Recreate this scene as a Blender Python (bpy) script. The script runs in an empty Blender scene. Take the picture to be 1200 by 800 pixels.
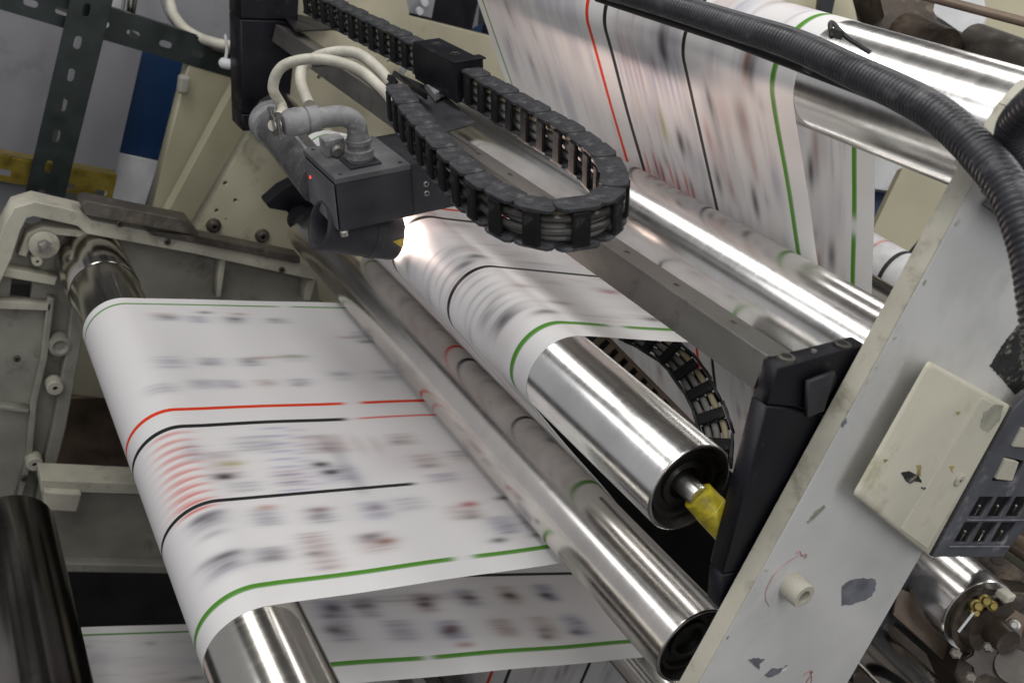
import bpy, bmesh, math, random
import numpy as np
from mathutils import Vector, Matrix
random.seed(7); rng = np.random.default_rng(11)
sc = bpy.context.scene
COL = sc.collection

# ---------------------------------------------------------------- camera, world, lamps
# X runs along the roller axes (towards the viewer), Y along the paper run, Z up from the paper.
F = 1165.0
_a = np.array([-750, 690, -F]); _a = _a/np.linalg.norm(_a)
_w = np.array([1812., 3, -F]); _w -= _a*(_w@_a); _w /= np.linalg.norm(_w)
RX, RY = -_a, _w
R = np.array([RX, RY, np.cross(RX, RY)])
cam_d = bpy.data.cameras.new('camera'); cam = bpy.data.objects.new('camera', cam_d); COL.objects.link(cam)
cam.matrix_world = Matrix([list(R[0])+[0], list(R[1])+[0], list(R[2])+[0], [0, 0, 0, 1]])
cam_d.sensor_width = 36; cam_d.lens = F/1200*36; cam_d.clip_start = .05; cam_d.clip_end = 60
cam_d.dof.use_dof = True; cam_d.dof.focus_distance = 1.45; cam_d.dof.aperture_fstop = 7.1
sc.camera = cam

world = bpy.data.worlds.new('World'); sc.world = world; world.use_nodes = True
bg = world.node_tree.nodes['Background']; bg.inputs[0].default_value = (.97, .97, 1, 1); bg.inputs[1].default_value = .29
sc.view_settings.view_transform = 'Standard'; sc.view_settings.look = 'None'
sc.view_settings.exposure = .32; sc.view_settings.gamma = 1

def area(name, loc, aim, sx, sy, power, col):
    l = bpy.data.lights.new(name, 'AREA'); l.shape = 'RECTANGLE'; l.size = sx; l.size_y = sy
    l.energy = power; l.color = col
    o = bpy.data.objects.new(name, l); COL.objects.link(o); o.location = loc
    z = -(Vector(aim)-Vector(loc)).normalized(); x = Vector((1, 0, 0)); x = (x-z*x.dot(z)).normalized(); y = z.cross(x)
    o.matrix_world = Matrix([[x[i], y[i], z[i], loc[i]] for i in range(3)]+[[0, 0, 0, 1]])
    return o
# rows of fluorescent tubes under the hall roof, parallel to the rollers
area('hall_tube_lamp', (-1.3, -.5, 1.9), (-1.3, .6, -.8), 3.2, .70, 42, (1, .975, .95))
area('hall_tube_lamp', (-1.0, 1.5, 2.1), (-1.2, .9, -.8), 3.2, .50, 25, (1, .975, .95))
area('hall_tube_lamp', (-.3, -2.0, 1.4), (-1.1, .7, -.6), 3.2, .45, 22, (.97, .98, 1))
area('hall_tube_lamp', (-.6, 3.3, 1.9), (-1.2, .9, -.6), 3.2, .50, 36, (1, .96, .91))
area('hall_tube_lamp', (1.8, .4, 1.3), (-.9, .8, -.5), 2.6, .50, 24, (.99, .985, 1))

# ---------------------------------------------------------------- helpers
def d(u, v): return R @ np.array([u-600., 400.-v, -F])
def PX(u, v, x): r = d(u, v); return Vector(r*(x/r[0]))
def PZ(u, v, z): r = d(u, v); return Vector(r*(z/r[2]))
def PD(u, v, dep): return Vector(d(u, v)*(dep/F))
def yz(u, v, x): p = PX(u, v, x); return (p.y, p.z)

def mat(name, col, rough=.5, metal=0., var=.12, vs=9., bump=.08, bs=90., dirt=None, stretch=None, rvar=.1, col2=None, coat=0, spec=None):
    m = bpy.data.materials.new(name); m.use_nodes = True; nt = m.node_tree; N = nt.nodes; L = nt.links
    b = N['Principled BSDF']; tc = N.new('ShaderNodeTexCoord'); mp = N.new('ShaderNodeMapping')
    L.new(tc.outputs['Object'], mp.inputs[0])
    if stretch: mp.inputs['Scale'].default_value = stretch
    n1 = N.new('ShaderNodeTexNoise'); n1.inputs['Scale'].default_value = vs; n1.inputs['Detail'].default_value = 6
    L.new(mp.outputs[0], n1.inputs[0])
    r = N.new('ShaderNodeValToRGB'); e = r.color_ramp.elements
    c2 = col2 or tuple(c*(1-var*2.2) for c in col)
    e[0].position = .3; e[0].color = (*c2, 1); e[1].position = .68; e[1].color = (*[min(1, c*(1+var*.5)) for c in col], 1)
    L.new(n1.outputs[0], r.inputs[0]); cout = r.outputs[0]
    if dirt:
        dc, amt, ds = dirt
        n3 = N.new('ShaderNodeTexNoise'); n3.inputs['Scale'].default_value = ds; n3.inputs['Detail'].default_value = 9; n3.inputs['Roughness'].default_value = .7
        L.new(tc.outputs['Object'], n3.inputs[0])
        r3 = N.new('ShaderNodeValToRGB'); r3.color_ramp.elements[0].position = .62-amt*.25; r3.color_ramp.elements[1].position = .72
        r3.color_ramp.elements[0].color = (0, 0, 0, 1)
        L.new(n3.outputs[0], r3.inputs[0])
        mx = N.new('ShaderNodeMix'); mx.data_type = 'RGBA'; mx.inputs[7].default_value = (*dc, 1)
        L.new(r3.outputs[0], mx.inputs[0]); L.new(cout, mx.inputs[6]); cout = mx.outputs[2]
    L.new(cout, b.inputs['Base Color'])
    n2 = N.new('ShaderNodeTexNoise'); n2.inputs['Scale'].default_value = bs; n2.inputs['Detail'].default_value = 5; L.new(mp.outputs[0], n2.inputs[0])
    if bump:
        bp = N.new('ShaderNodeBump'); bp.inputs['Strength'].default_value = bump; bp.inputs['Distance'].default_value = .002
        L.new(n2.outputs[0], bp.inputs['Height']); L.new(bp.outputs[0], b.inputs['Normal'])
    mr = N.new('ShaderNodeMapRange'); mr.inputs['From Min'].default_value = .3; mr.inputs['From Max'].default_value = .7
    mr.inputs['To Min'].default_value = max(.02, rough-rvar); mr.inputs['To Max'].default_value = min(1, rough+rvar)
    L.new(n1.outputs[0], mr.inputs[0]); L.new(mr.outputs[0], b.inputs['Roughness'])
    b.inputs['Metallic'].default_value = metal
    if spec is not None: b.inputs['Specular IOR Level'].default_value = spec
    return m

def emis(name, col, st):
    m = bpy.data.materials.new(name); m.use_nodes = True; b = m.node_tree.nodes['Principled BSDF']
    b.inputs['Base Color'].default_value = (*col, 1); b.inputs['Emission Color'].default_value = (*col, 1); b.inputs['Emission Strength'].default_value = st
    return m

def chrome_mat(name, col, rough, scr=.05, tint=None):
    m = bpy.data.materials.new(name); m.use_nodes = True; nt = m.node_tree; N = nt.nodes; L = nt.links
    b = N['Principled BSDF']; b.inputs['Metallic'].default_value = 1
    tc = N.new('ShaderNodeTexCoord'); mp = N.new('ShaderNodeMapping'); mp.inputs['Scale'].default_value = (180, 9, 9)
    L.new(tc.outputs['Object'], mp.inputs[0])
    n = N.new('ShaderNodeTexNoise'); n.inputs['Scale'].default_value = 1; n.inputs['Detail'].default_value = 4; L.new(mp.outputs[0], n.inputs[0])
    mr = N.new('ShaderNodeMapRange'); mr.inputs['From Min'].default_value = .35; mr.inputs['From Max'].default_value = .7
    mr.inputs['To Min'].default_value = rough; mr.inputs['To Max'].default_value = rough+scr
    L.new(n.outputs[0], mr.inputs[0]); L.new(mr.outputs[0], b.inputs['Roughness'])
    n2 = N.new('ShaderNodeTexNoise'); n2.inputs['Scale'].default_value = 7; n2.inputs['Detail'].default_value = 8; L.new(tc.outputs['Object'], n2.inputs[0])
    r = N.new('ShaderNodeValToRGB'); r.color_ramp.elements[0].position = .35; r.color_ramp.elements[0].color = (*(tint or [c*.82 for c in col]), 1)
    r.color_ramp.elements[1].position = .6; r.color_ramp.elements[1].color = (*col, 1)
    L.new(n2.outputs[0], r.inputs[0]); L.new(r.outputs[0], b.inputs['Base Color'])
    bp = N.new('ShaderNodeBump'); bp.inputs['Strength'].default_value = .004; bp.inputs['Distance'].default_value = .001
    L.new(n.outputs[0], bp.inputs['Height']); L.new(bp.outputs[0], b.inputs['Normal'])
    return m

M = {}
M['chrome'] = chrome_mat('polished_chrome', (.83, .815, .795), .20, .05)
M['chrome_long'] = chrome_mat('polished_chrome_worn', (.76, .725, .685), .20, .05)
M['steel_dark'] = chrome_mat('dark_worn_steel', (.25, .235, .22), .17, .03, (.19, .175, .165))
M['steel_mid'] = chrome_mat('grey_worn_steel', (.55, .53, .49), .16, .04)
M['rim'] = mat('brushed_rim', (.55, .54, .52), .3, 1, .1)
M['black'] = mat('black_painted_steel', (.007, .007, .011), .46, 0, .2, 20, .12, 200, dirt=((.04, .04, .045), .05, 30), spec=.25)
M['black2'] = mat('matt_black', (.012, .012, .012), .6, 0, .2)
M['bore'] = mat('black_bore', (.012, .011, .010), .35, 0, .2)
M['beam'] = mat('grey_anodised_beam', (.20, .195, .18), .42, .75, .15, 14, .1, 260, dirt=((.09, .085, .075), .25, 16), stretch=(.3, 1, 1))
M['chain'] = mat('dusty_black_plastic', (.038, .039, .043), .62, 0, .25, 30, .25, 220, dirt=((.13, .13, .135), .45, 45), spec=.25)
M['chainside'] = mat('black_plastic', (.009, .009, .010), .7, 0, .25, 30, .2, 220, dirt=((.06, .06, .06), .2, 60), spec=.2)
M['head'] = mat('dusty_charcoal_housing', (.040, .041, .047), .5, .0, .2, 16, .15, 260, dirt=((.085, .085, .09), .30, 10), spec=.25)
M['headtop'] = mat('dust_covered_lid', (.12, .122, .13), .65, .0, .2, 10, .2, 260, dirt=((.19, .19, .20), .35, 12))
M['greycon'] = mat('grey_plastic_connector', (.20, .20, .205), .6, 0, .2, 25, .15, 200, dirt=((.36, .36, .37), .4, 35))
M['cream_cable'] = mat('cream_cable_jacket', (.52, .50, .42), .55, 0, .2, 15, .05, dirt=((.2, .19, .16), .35, 22))
M['cable_tan'] = mat('tan_cable_jacket', (.36, .31, .21), .55, 0, .2, 15)
M['cable_grey'] = mat('grey_cable_jacket', (.22, .22, .21), .55, 0, .2, 15)
M['brown_cable'] = mat('dark_cable_jacket', (.05, .045, .04), .5, 0, .2, 15)
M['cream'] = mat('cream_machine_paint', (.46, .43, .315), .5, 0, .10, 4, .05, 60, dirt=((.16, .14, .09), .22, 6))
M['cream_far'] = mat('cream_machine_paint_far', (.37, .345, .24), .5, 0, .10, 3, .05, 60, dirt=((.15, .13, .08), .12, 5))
M['casting'] = mat('grey_green_cast_iron', (.25, .245, .205), .55, 0, .15, 8, .3, 120, dirt=((.10, .09, .07), .30, 9))
M['casting_edge'] = mat('worn_pale_casting_edge', (.42, .405, .33), .5, 0, .15, 8, .2, 120, dirt=((.13, .12, .10), .25, 12))
M['plate'] = mat('pale_grey_machine_paint', (.575, .575, .56), .42, 0, .07, 5, .06, 90, dirt=((.40, .40, .37), .42, 4))
M['plate_edge'] = mat('yellowed_plate_edge', (.47, .45, .37), .55, 0, .12, 10, .2, 90, dirt=((.20, .18, .13), .38, 22))
M['boxcover'] = mat('cream_plastic_cover', (.58, .56, .45), .42, 0, .08, 7, .05, 90, dirt=((.34, .30, .17), .3, 11))
M['boxbase'] = mat('blue_black_base', (.085, .088, .10), .5, 0, .2, 15, .2, 120, dirt=((.25, .25, .26), .3, 26))
M['hose'] = mat('black_corrugated_rubber', (.030, .031, .037), .40, 0, .2, 20, .1, 200, dirt=((.10, .10, .105), .25, 25))
M['green'] = mat('dark_green_enamel', (.016, .023, .022), .4, .1, .15, 20, .05)
M['yellow'] = mat('yellow_passivated_steel', (.33, .25, .045), .35, .6, .25, 20, .1, dirt=((.12, .09, .03), .35, 20))
M['greypanel'] = mat('blue_grey_sheet_panel', (.255, .26, .28), .45, .2, .08, 3, .03, dirt=((.15, .15, .16), .2, 5))
M['bluepanel'] = mat('blue_painted_panel', (.010, .035, .10), .4, 0, .1, 3, .03)
M['whitepanel'] = mat('off_white_panel', (.52, .53, .54), .5, 0, .1, 12, .03, dirt=((.35, .35, .36), .25, 8))
M['steelbar'] = mat('dark_steel_bar', (.11, .10, .088), .4, .6, .2, 15, .15, dirt=((.22, .19, .15), .35, 25))
M['dirty'] = mat('oily_dark_machinery', (.060, .046, .034), .35, .4, .3, 14, .4, 60, dirt=((.15, .12, .08), .35, 20))
M['brown'] = mat('brown_oiled_plate', (.17, .125, .09), .4, .3, .25, 9, .2, 60, dirt=((.05, .04, .03), .3, 12))
M['brass'] = mat('brass_fitting', (.20, .155, .045), .35, .7, .2, 30, .1)
M['yellow_tape'] = mat('yellow_paint', (.50, .41, .02), .42, 0, .15, 20, .03, 80, dirt=((.03, .025, .015), .75, 24))
M['bolt'] = mat('zinc_bolt', (.36, .35, .33), .35, .8, .2, 40)
M['hole'] = mat('deep_hole', (.008, .008, .008), .8, 0, .1)
M['chip'] = mat('bare_primer_chip', (.16, .165, .19), .6, 0, .2, 40, .2)
M['chipdark'] = mat('dark_scrape', (.05, .05, .06), .6, 0, .2, 60, .2)
M['redpen'] = mat('red_marker', (.56, .32, .30), .6, 0, .3, 40)
M['ochre'] = mat('ochre_stain', (.38, .30, .10), .6, 0, .3, 40)
M['olive'] = mat('grey_green_patch', (.34, .34, .27), .6, 0, .2, 40)
M['floor'] = mat('dark_oily_floor', (.030, .028, .026), .6, 0, .3, 3)
M['ceil'] = mat('hall_roof_sheet', (.62, .62, .61), .7, 0, .2, 1.2)
M['girder'] = mat('dark_girder_paint', (.05, .055, .06), .6, 0, .2, 3)
M['wall'] = mat('dim_hall_wall', (.10, .10, .095), .7, 0, .3, 1.2)
M['nut'] = mat('oily_nut', (.14, .125, .105), .35, .8, .2, 40, dirt=((.03, .025, .02), .5, 60))
M['motor'] = mat('scuffed_grey_tube', (.13, .13, .135), .30, .3, .2, 16, .1, dirt=((.22, .22, .23), .35, 40))
M['led'] = emis('red_led', (1, .03, .02), 3)
M['strobe'] = emis('strobe_glass', (1, .86, .72), 26)
M['soot'] = mat('peeled_black_label', (.018, .018, .018), .6, 0, .2, 60, .4, dirt=((.55, .52, .42), .42, 34))

def tag(o, label=None, cat=None, group=None, kind=None):
    if label: o['label'] = label
    if cat: o['category'] = cat
    if group: o['group'] = group
    if kind: o['kind'] = kind
    return o

def bm_new(): return bmesh.new()
def link(name, me, parent=None):
    o = bpy.data.objects.new(name, me); COL.objects.link(o); o.parent = parent; return o
def finish(name, bm, m, parent=None, off=Vector(), smooth=False, ang=35):
    for v in bm.verts: v.co -= off
    bmesh.ops.recalc_face_normals(bm, faces=bm.faces[:])
    me = bpy.data.meshes.new(name)
    if smooth:
        for f in bm.faces: f.smooth = True
        for e in bm.edges:
            if len(e.link_faces) == 2 and e.calc_face_angle(0) > math.radians(ang): e.smooth = False
    bm.to_mesh(me); bm.free(); me.materials.append(M[m] if isinstance(m, str) else m)
    return link(name, me, parent)

class Thing:
    def __init__(s, name, label, cat, loc, group=None, kind=None):
        s.loc = Vector(loc); s.o = bpy.data.objects.new(name, None); COL.objects.link(s.o); s.o.location = s.loc
        s.o.empty_display_size = .05; tag(s.o, label, cat, group, kind)
    def part(s, name, bm, m, smooth=False, parent=None, label=None, ang=35):
        o = finish(name, bm, m, parent or s.o, s.loc, smooth, ang)
        if label: o['label'] = label
        return o
def solo(name, bm, m, label, cat, smooth=False, group=None, kind=None):
    c = Vector(); n = 0
    for v in bm.verts: c += v.co; n += 1
    c /= n; c.z = min(v.co.z for v in bm.verts)
    o = finish(name, bm, m, None, c, smooth); o.location = c
    return tag(o, label, cat, group, kind)

def add_box(bm, c, dims, axes=None, bev=0.):
    A = axes or (Vector((1, 0, 0)), Vector((0, 1, 0)), Vector((0, 0, 1)))
    c = Vector(c); vs = []
    for sx in (-1, 1):
        for sy in (-1, 1):
            for sz in (-1, 1): vs.append(bm.verts.new(c+A[0]*sx*dims[0]/2+A[1]*sy*dims[1]/2+A[2]*sz*dims[2]/2))
    fs = [bm.faces.new([vs[i] for i in q]) for q in ((0, 1, 3, 2), (4, 6, 7, 5), (0, 4, 5, 1), (2, 3, 7, 6), (0, 2, 6, 4), (1, 5, 7, 3))]
    if bev:
        es = list({e for f in fs for e in f.edges})
        bmesh.ops.bevel(bm, geom=es, offset=bev, segments=2, affect='EDGES', profile=.5)
    return bm
def box(c, dims, axes=None, bev=0.): return add_box(bm_new(), c, dims, axes, bev)
def add_prism(bm, pts, ext, bev=0.):
    pts = [Vector(p) for p in pts]; ext = Vector(ext)
    a = [bm.verts.new(p) for p in pts]; b = [bm.verts.new(p+ext) for p in pts]; n = len(pts)
    fs = [bm.faces.new(a), bm.faces.new(b[::-1])]+[bm.faces.new((a[i], b[i], b[(i+1) % n], a[(i+1) % n])) for i in range(n)]
    if bev:
        es = list({e for f in fs for e in f.edges})
        bmesh.ops.bevel(bm, geom=es, offset=bev, segments=2, affect='EDGES', profile=.5)
    return bm
def prism(pts, ext, bev=0.): return add_prism(bm_new(), pts, ext, bev)
def frame(t, hint=Vector((0, 0, 1))):
    t = t.normalized(); a = hint-t*hint.dot(t)
    if a.length < 1e-3: hint = Vector((0, 1, 0)); a = hint-t*hint.dot(t)
    a.normalize(); return a, t.cross(a)
def add_lathe(bm, p0, axis, prof, n=48, cap=True):
    p0 = Vector(p0); axis = Vector(axis).normalized(); a, b = frame(axis)
    rings = []
    for (h, r) in prof:
        rings.append([bm.verts.new(p0+axis*h+(a*math.cos(2*math.pi*i/n)+b*math.sin(2*math.pi*i/n))*r) for i in range(n)])
    for q in range(len(rings)-1):
        for i in range(n): bm.faces.new((rings[q][i], rings[q][(i+1) % n], rings[q+1][(i+1) % n], rings[q+1][i]))
    if cap: bm.faces.new(rings[0][::-1]); bm.faces.new(rings[-1])
    return bm
def lathe(p0, axis, prof, n=48, cap=True): return add_lathe(bm_new(), p0, axis, prof, n, cap)
def smooth_path(pts, per=10):
    P = [Vector(p) for p in pts]; P = [P[0]*2-P[1]]+P+[P[-1]*2-P[-2]]; out = []
    for i in range(1, len(P)-2):
        for k in range(per):
            t = k/per; a, b, c, e = P[i-1], P[i], P[i+1], P[i+2]
            out.append(.5*((2*b)+(c-a)*t+(2*a-5*b+4*c-e)*t*t+(-a+3*b-3*c+e)*t**3))
    out.append(P[-2]); return out
def resample(pts, step):
    L = [0.]
    for i in range(1, len(pts)): L.append(L[-1]+(pts[i]-pts[i-1]).length)
    n = max(2, int(L[-1]/step)); out = []; j = 0
    for k in range(n+1):
        s = L[-1]*k/n
        while j < len(L)-2 and L[j+1] < s: j += 1
        t = (s-L[j])/max(1e-9, L[j+1]-L[j]); out.append(pts[j].lerp(pts[j+1], t))
    return out
def add_tube(bm, pts, r, n=12, rf=None):
    up = Vector((0, 0, 1)); rings = []; a = None
    for i, p in enumerate(pts):
        t = (pts[min(i+1, len(pts)-1)]-pts[max(i-1, 0)]).normalized()
        a = (a-t*a.dot(t)).normalized() if a else frame(t)[0]
        b = t.cross(a); rr = rf(i) if rf else r
        rings.append([bm.verts.new(p+(a*math.cos(2*math.pi*k/n)+b*math.sin(2*math.pi*k/n))*rr) for k in range(n)])
    for q in range(len(rings)-1):
        for i in range(n): bm.faces.new((rings[q][i], rings[q][(i+1) % n], rings[q+1][(i+1) % n], rings[q+1][i]))
    bm.faces.new(rings[0][::-1]); bm.faces.new(rings[-1]); return bm
def tube(pts, r, n=12, rf=None): return add_tube(bm_new(), [Vector(p) for p in pts], r, n, rf)

def flat_plate(outline, holes, origin, ax, ay, th, bev=.0):
    """extruded 2D outline with real holes; outline in metres on (ax, ay); returns a bmesh"""
    cu = bpy.data.curves.new('tmp', 'CURVE'); cu.dimensions = '2D'; cu.fill_mode = 'BOTH'; cu.extrude = max(1e-4, th/2-bev)
    if bev: cu.bevel_depth = bev; cu.bevel_resolution = 1; cu.offset = -bev
    for loop in [outline]+list(holes):
        sp = cu.splines.new('POLY'); sp.points.add(len(loop)-1); sp.use_cyclic_u = True
        for p, q in zip(sp.points, loop): p.co = (q[0], q[1], 0, 1)
    o = bpy.data.objects.new('tmp', cu); COL.objects.link(o)
    dg = bpy.context.evaluated_depsgraph_get(); me = bpy.data.meshes.new_from_object(o.evaluated_get(dg))
    bm = bm_new(); bm.from_mesh(me); bpy.data.objects.remove(o); bpy.data.curves.remove(cu); bpy.data.meshes.remove(me)
    ax, ay = Vector(ax), Vector(ay); az = ax.cross(ay); origin = Vector(origin)
    bmesh.ops.remove_doubles(bm, verts=bm.verts[:], dist=1e-6)
    for v in bm.verts: v.co = origin+ax*v.co.x+ay*v.co.y+az*v.co.z
    return bm
def circ(c, r, n=14): return [(c[0]+r*math.cos(2*math.pi*i/n), c[1]+r*math.sin(2*math.pi*i/n)) for i in range(n)]
def slot(c, l, w, ang=0, n=5):
    pts = []; dx = (l-w)/2
    for s in (1, -1):
        for i in range(n+1):
            t = (-math.pi/2+math.pi*i/n)+(0 if s > 0 else math.pi); pts.append((s*dx+w/2*math.cos(t), w/2*math.sin(t)))
    ca, sa = math.cos(ang), math.sin(ang)
    return [(c[0]+x*ca-y*sa, c[1]+x*sa+y*ca) for x, y in pts]
def rounded(poly, r, n=4):
    out = []
    for i in range(len(poly)):
        p = Vector(poly[i]); a = Vector(poly[i-1]); b = Vector(poly[(i+1) % len(poly)])
        rr = min(r, (a-p).length*.45, (b-p).length*.45)
        p0 = p+(a-p).normalized()*rr; p1 = p+(b-p).normalized()*rr
        for k in range(n+1):
            t = k/n; q = p0*(1-t)**2+p*2*t*(1-t)+p1*t*t; out.append((q.x, q.y))
    return out
YA, ZA, XA = Vector((0, 1, 0)), Vector((0, 0, 1)), Vector((1, 0, 0))
def xplate(outline, holes, x, th, bev=.0):      # plate square to the rollers, front face at x
    return flat_plate(outline, holes, (x-th/2, 0, 0), YA, ZA, th, bev)

# ---------------------------------------------------------------- the hall
fl = bm_new(); add_box(fl, (-2, 1, -2.75), (9, 9, .1)); solo('floor', fl, 'floor', None, None, kind='structure')
ce = bm_new(); add_box(ce, (-2, 1, 2.95), (9, 9, .1)); solo('ceiling', ce, 'ceil', None, None, kind='structure')  # unseen roof, added to give the chrome rollers something to reflect
for gy in (-2.9, -1.25, .35, 1.1, 2.5, 4.0):
    gb = bm_new(); add_box(gb, (-2, gy, 2.72), (9, .22, .34)); solo('reflection_girder', gb, 'girder', None, None, kind='structure')  # unseen girders along X, added for dark streaks in the roller reflections
wl = bm_new(); add_box(wl, (-6.1, 1, -.2), (.1, 10, 5)); solo('wall', wl, 'wall', None, None, kind='structure')
wl = bm_new(); add_box(wl, (-2, 5.1, -.7), (8, .1, 4)); solo('wall', wl, 'wall', None, None, kind='structure')

# ---------------------------------------------------------------- the paper web
CIR = dict(A=(1.127, -.083, .077, 1), C=(1.190, -.425, .075, -1), r3=(.809, -.544, .060, 1), r2=(.938, -.818, .062, -1),
           r1=(.436, -.954, .074, 1), E=(1.26, -1.206, .062, -1), F=(1.20, -1.79, .068, -1))
START, END = (1.75, -1.06), (-.25, -1.63)
def belt(order, start, end, gap=.0006):
    P = [(start[0], start[1], 0., 0)]+[(CIR[k][0], CIR[k][1], CIR[k][2]+gap, CIR[k][3]) for k in order]+[(end[0], end[1], 0., 0)]
    tang = []
    for i in range(len(P)-1):
        c1, c2 = np.array(P[i][:2]), np.array(P[i+1][:2]); D = np.linalg.norm(c2-c1); u = (c2-c1)/D; up = np.array([-u[1], u[0]])
        k = P[i+1][3]*P[i+1][2]-P[i][3]*P[i][2]; n = u*(k/D)+up*math.sqrt(1-(k/D)**2)
        tang.append((c1-P[i][3]*P[i][2]*n, c2-P[i+1][3]*P[i+1][2]*n))
    pts = []; seg = []
    names = ['back']+list(order)
    segn = ['back', 'front', 'under', 'w2', 'cross', 'w1', 'low', 'drop', 'deep']
    for i, (p, q) in enumerate(tang):
        L = np.linalg.norm(q-p); n = max(2, int(L/.006))
        for j in range(n): pts.append(p+(q-p)*j/n); seg.append('L%d' % i)
        if i < len(order):
            c = np.array(P[i+1][:2]); r = P[i+1][2]; sg = P[i+1][3]
            a0 = math.atan2(*(q-c)[::-1]); p2 = tang[i+1][0]; a1 = math.atan2(*(p2-c)[::-1])
            da = (a1-a0) % (2*math.pi) if sg > 0 else -((a0-a1) % (2*math.pi))
            n = max(6, int(abs(da)*r/.005))
            for j in range(n): t = a0+da*j/n; pts.append(c+r*np.array([math.cos(t), math.sin(t)])); seg.append(order[i])
    pts.append(tang[-1][1]); seg.append('L%d' % (len(tang)-1))
    return np.array(pts), seg
BP, BS = belt(['A', 'C', 'r3', 'r2', 'r1', 'E', 'F'], START, END)
SL = np.r_[0, np.cumsum(np.linalg.norm(np.diff(BP, axis=0), axis=1))]
SEGI = {k: [i for i, s in enumerate(BS) if s in v] for k, v in dict(back=['L0'], front=['A', 'L1'], w2=['L2', 'r3'], w1=['L4', 'r1'], low=['L5'], deep=['L7']).items()}
def hit(u, v, seg):
    r = d(u, v); th = math.atan2(r[2], r[1]); best = None
    idx = SEGI[seg]
    for i in idx[:-1]:
        if i+1 not in idx: continue
        a, b = BP[i], BP[i+1]; ta, tb = math.atan2(a[1], a[0]), math.atan2(b[1], b[0])
        if (ta-th)*(tb-th) <= 0 and ta != tb:
            t = (th-ta)/(tb-ta); p = a+(b-a)*t; rho = np.hypot(*p)
            if best is None or rho < best[0]: best = (rho, SL[i]+(SL[i+1]-SL[i])*t)
    if best is None: return None
    return best[1], r[0]*best[0]/math.hypot(r[1], r[2])
X0, X1 = -1.966, -.985
STR = [(-1.938, .0032, 'g'), (-1.505, .0050, 'r'), (-1.449, .0054, 'k'), (-1.230, .0042, 'k'), (-1.027, .0052, 'g')]
xs = set(np.linspace(X0, X1, 380))
for x, h, c in STR:
    for k in (-1, 1):
        for q in (-.0005, .0005): xs.add(x+k*h+q)
xs = np.array(sorted(xs)); S = SL
SS, XX = np.meshgrid(S, xs, indexing='ij')
ink = np.ones(SS.shape+(3,))*np.array([.83, .82, .82])
def gate(v, lo, hi, b): return 1/(1+np.exp(-np.clip((v-lo)/b, -40, 40)))*1/(1+np.exp(np.clip((v-hi)/b, -40, 40)))
def mark(s0, s1, x0, x1, col, a, bs=.012, bx=.002):
    if s1 < s0: s0, s1 = s1, s0
    if x1 < x0: x0, x1 = x1, x0
    i0, i1 = np.searchsorted(S, [s0-6*bs, s1+6*bs]); j0, j1 = np.searchsorted(xs, [x0-6*bx, x1+6*bx])
    if i1 <= i0 or j1 <= j0: return
    g = gate(SS[i0:i1, j0:j1], s0, s1, bs)*gate(XX[i0:i1, j0:j1], x0, x1, bx)
    g = g/max(.25, (1/(1+math.exp(-(s1-s0)/2/bs)))**2*(1/(1+math.exp(-(x1-x0)/2/bx)))**2)*a; g = np.clip(g, 0, .97)
    # uneven ink, streaked along the run
    sub = ink[i0:i1, j0:j1]; sub *= 1-g[..., None]*(1-np.array(col))
Ltot = S[-1]
W20, W21 = SL[SEGI['w2'][0]], SL[SEGI['w2'][-1]]
SW0, SW1 = SL[SEGI['w1'][0]]-.05, SL[SEGI['w1'][-1]]
# soft printed blocks in every page column
bands = [(-1.925, -1.72), (-1.71, -1.52), (-1.435, -1.335), (-1.33, -1.24), (-1.218, -1.135), (-1.13, -1.045)]
for (a, b) in bands:
    s = 0.
    while s < Ltot:
        ln = rng.uniform(.05, .14)
        x = a+rng.uniform(0, .02)
        while x < b:
            w_ = rng.uniform(.018, .05); t = rng.uniform(.0, 1)
            if t < .75 and not (SW0 < s < SL[SEGI['low'][-1]]):
                c = rng.choice([0, 1, 2], p=[.5, .3, .2]); col = [(.66, .66, .72), (.78, .70, .68), (.70, .67, .66)][c]
                mark(s, s+ln*rng.uniform(.5, 1), x, min(b, x+w_), col, rng.uniform(.25, .95)*(.45 if W20 < s < W21 else 1), .016, .0035)
            x += w_+rng.uniform(.004, .012)
        s += ln+rng.uniform(.01, .06)
# fine streaks of text rows
for k in range(2600):
    a, b = bands[rng.integers(len(bands))]; x = rng.uniform(a, b); s = rng.uniform(0, Ltot)
    if SW0 < s < SL[SEGI['low'][-1]]: continue
    if W20 < s < W21 and rng.random() < .6: continue
    g = rng.uniform(.55, .85); c = (g, g, min(1, g+.04)) if rng.random() < .8 else (g+.1, g-.02, g-.04)
    mark(s, s+rng.uniform(.01, .07), x, x+rng.uniform(.0015, .005), c, rng.uniform(.2, .6), .010, .0012)
# dark pictures smeared along the run
for k in range(330):
    a, b = bands[rng.integers(len(bands))]; x = rng.uniform(a, b-.01); s = rng.uniform(0, Ltot)
    if SW0 < s < SL[SEGI['low'][-1]]: continue
    c = [(.16, .14, .15), (.35, .24, .22), (.25, .2, .25), (.3, .28, .3)][rng.integers(4)]
    mark(s, s+rng.uniform(.010, .035), x, x+rng.uniform(.005, .010), c, rng.uniform(.25, .7)*(.5 if W20 < s < W21 else 1), rng.uniform(.006, .012), .003)
def pm(seg, u, v, ls, lx, col, a, bs=.008, bx=.002):
    h = hit(u, v, seg)
    if h: mark(h[0]-ls/2, h[0]+ls/2, h[1]-lx/2, h[1]+lx/2, col, a, bs, bx)
K, RD, BL, GN, OC, BR = (.07, .06, .07), (.80, .12, .07), (.42, .42, .72), (.35, .48, .12), (.62, .58, .12), (.42, .22, .18)
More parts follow.
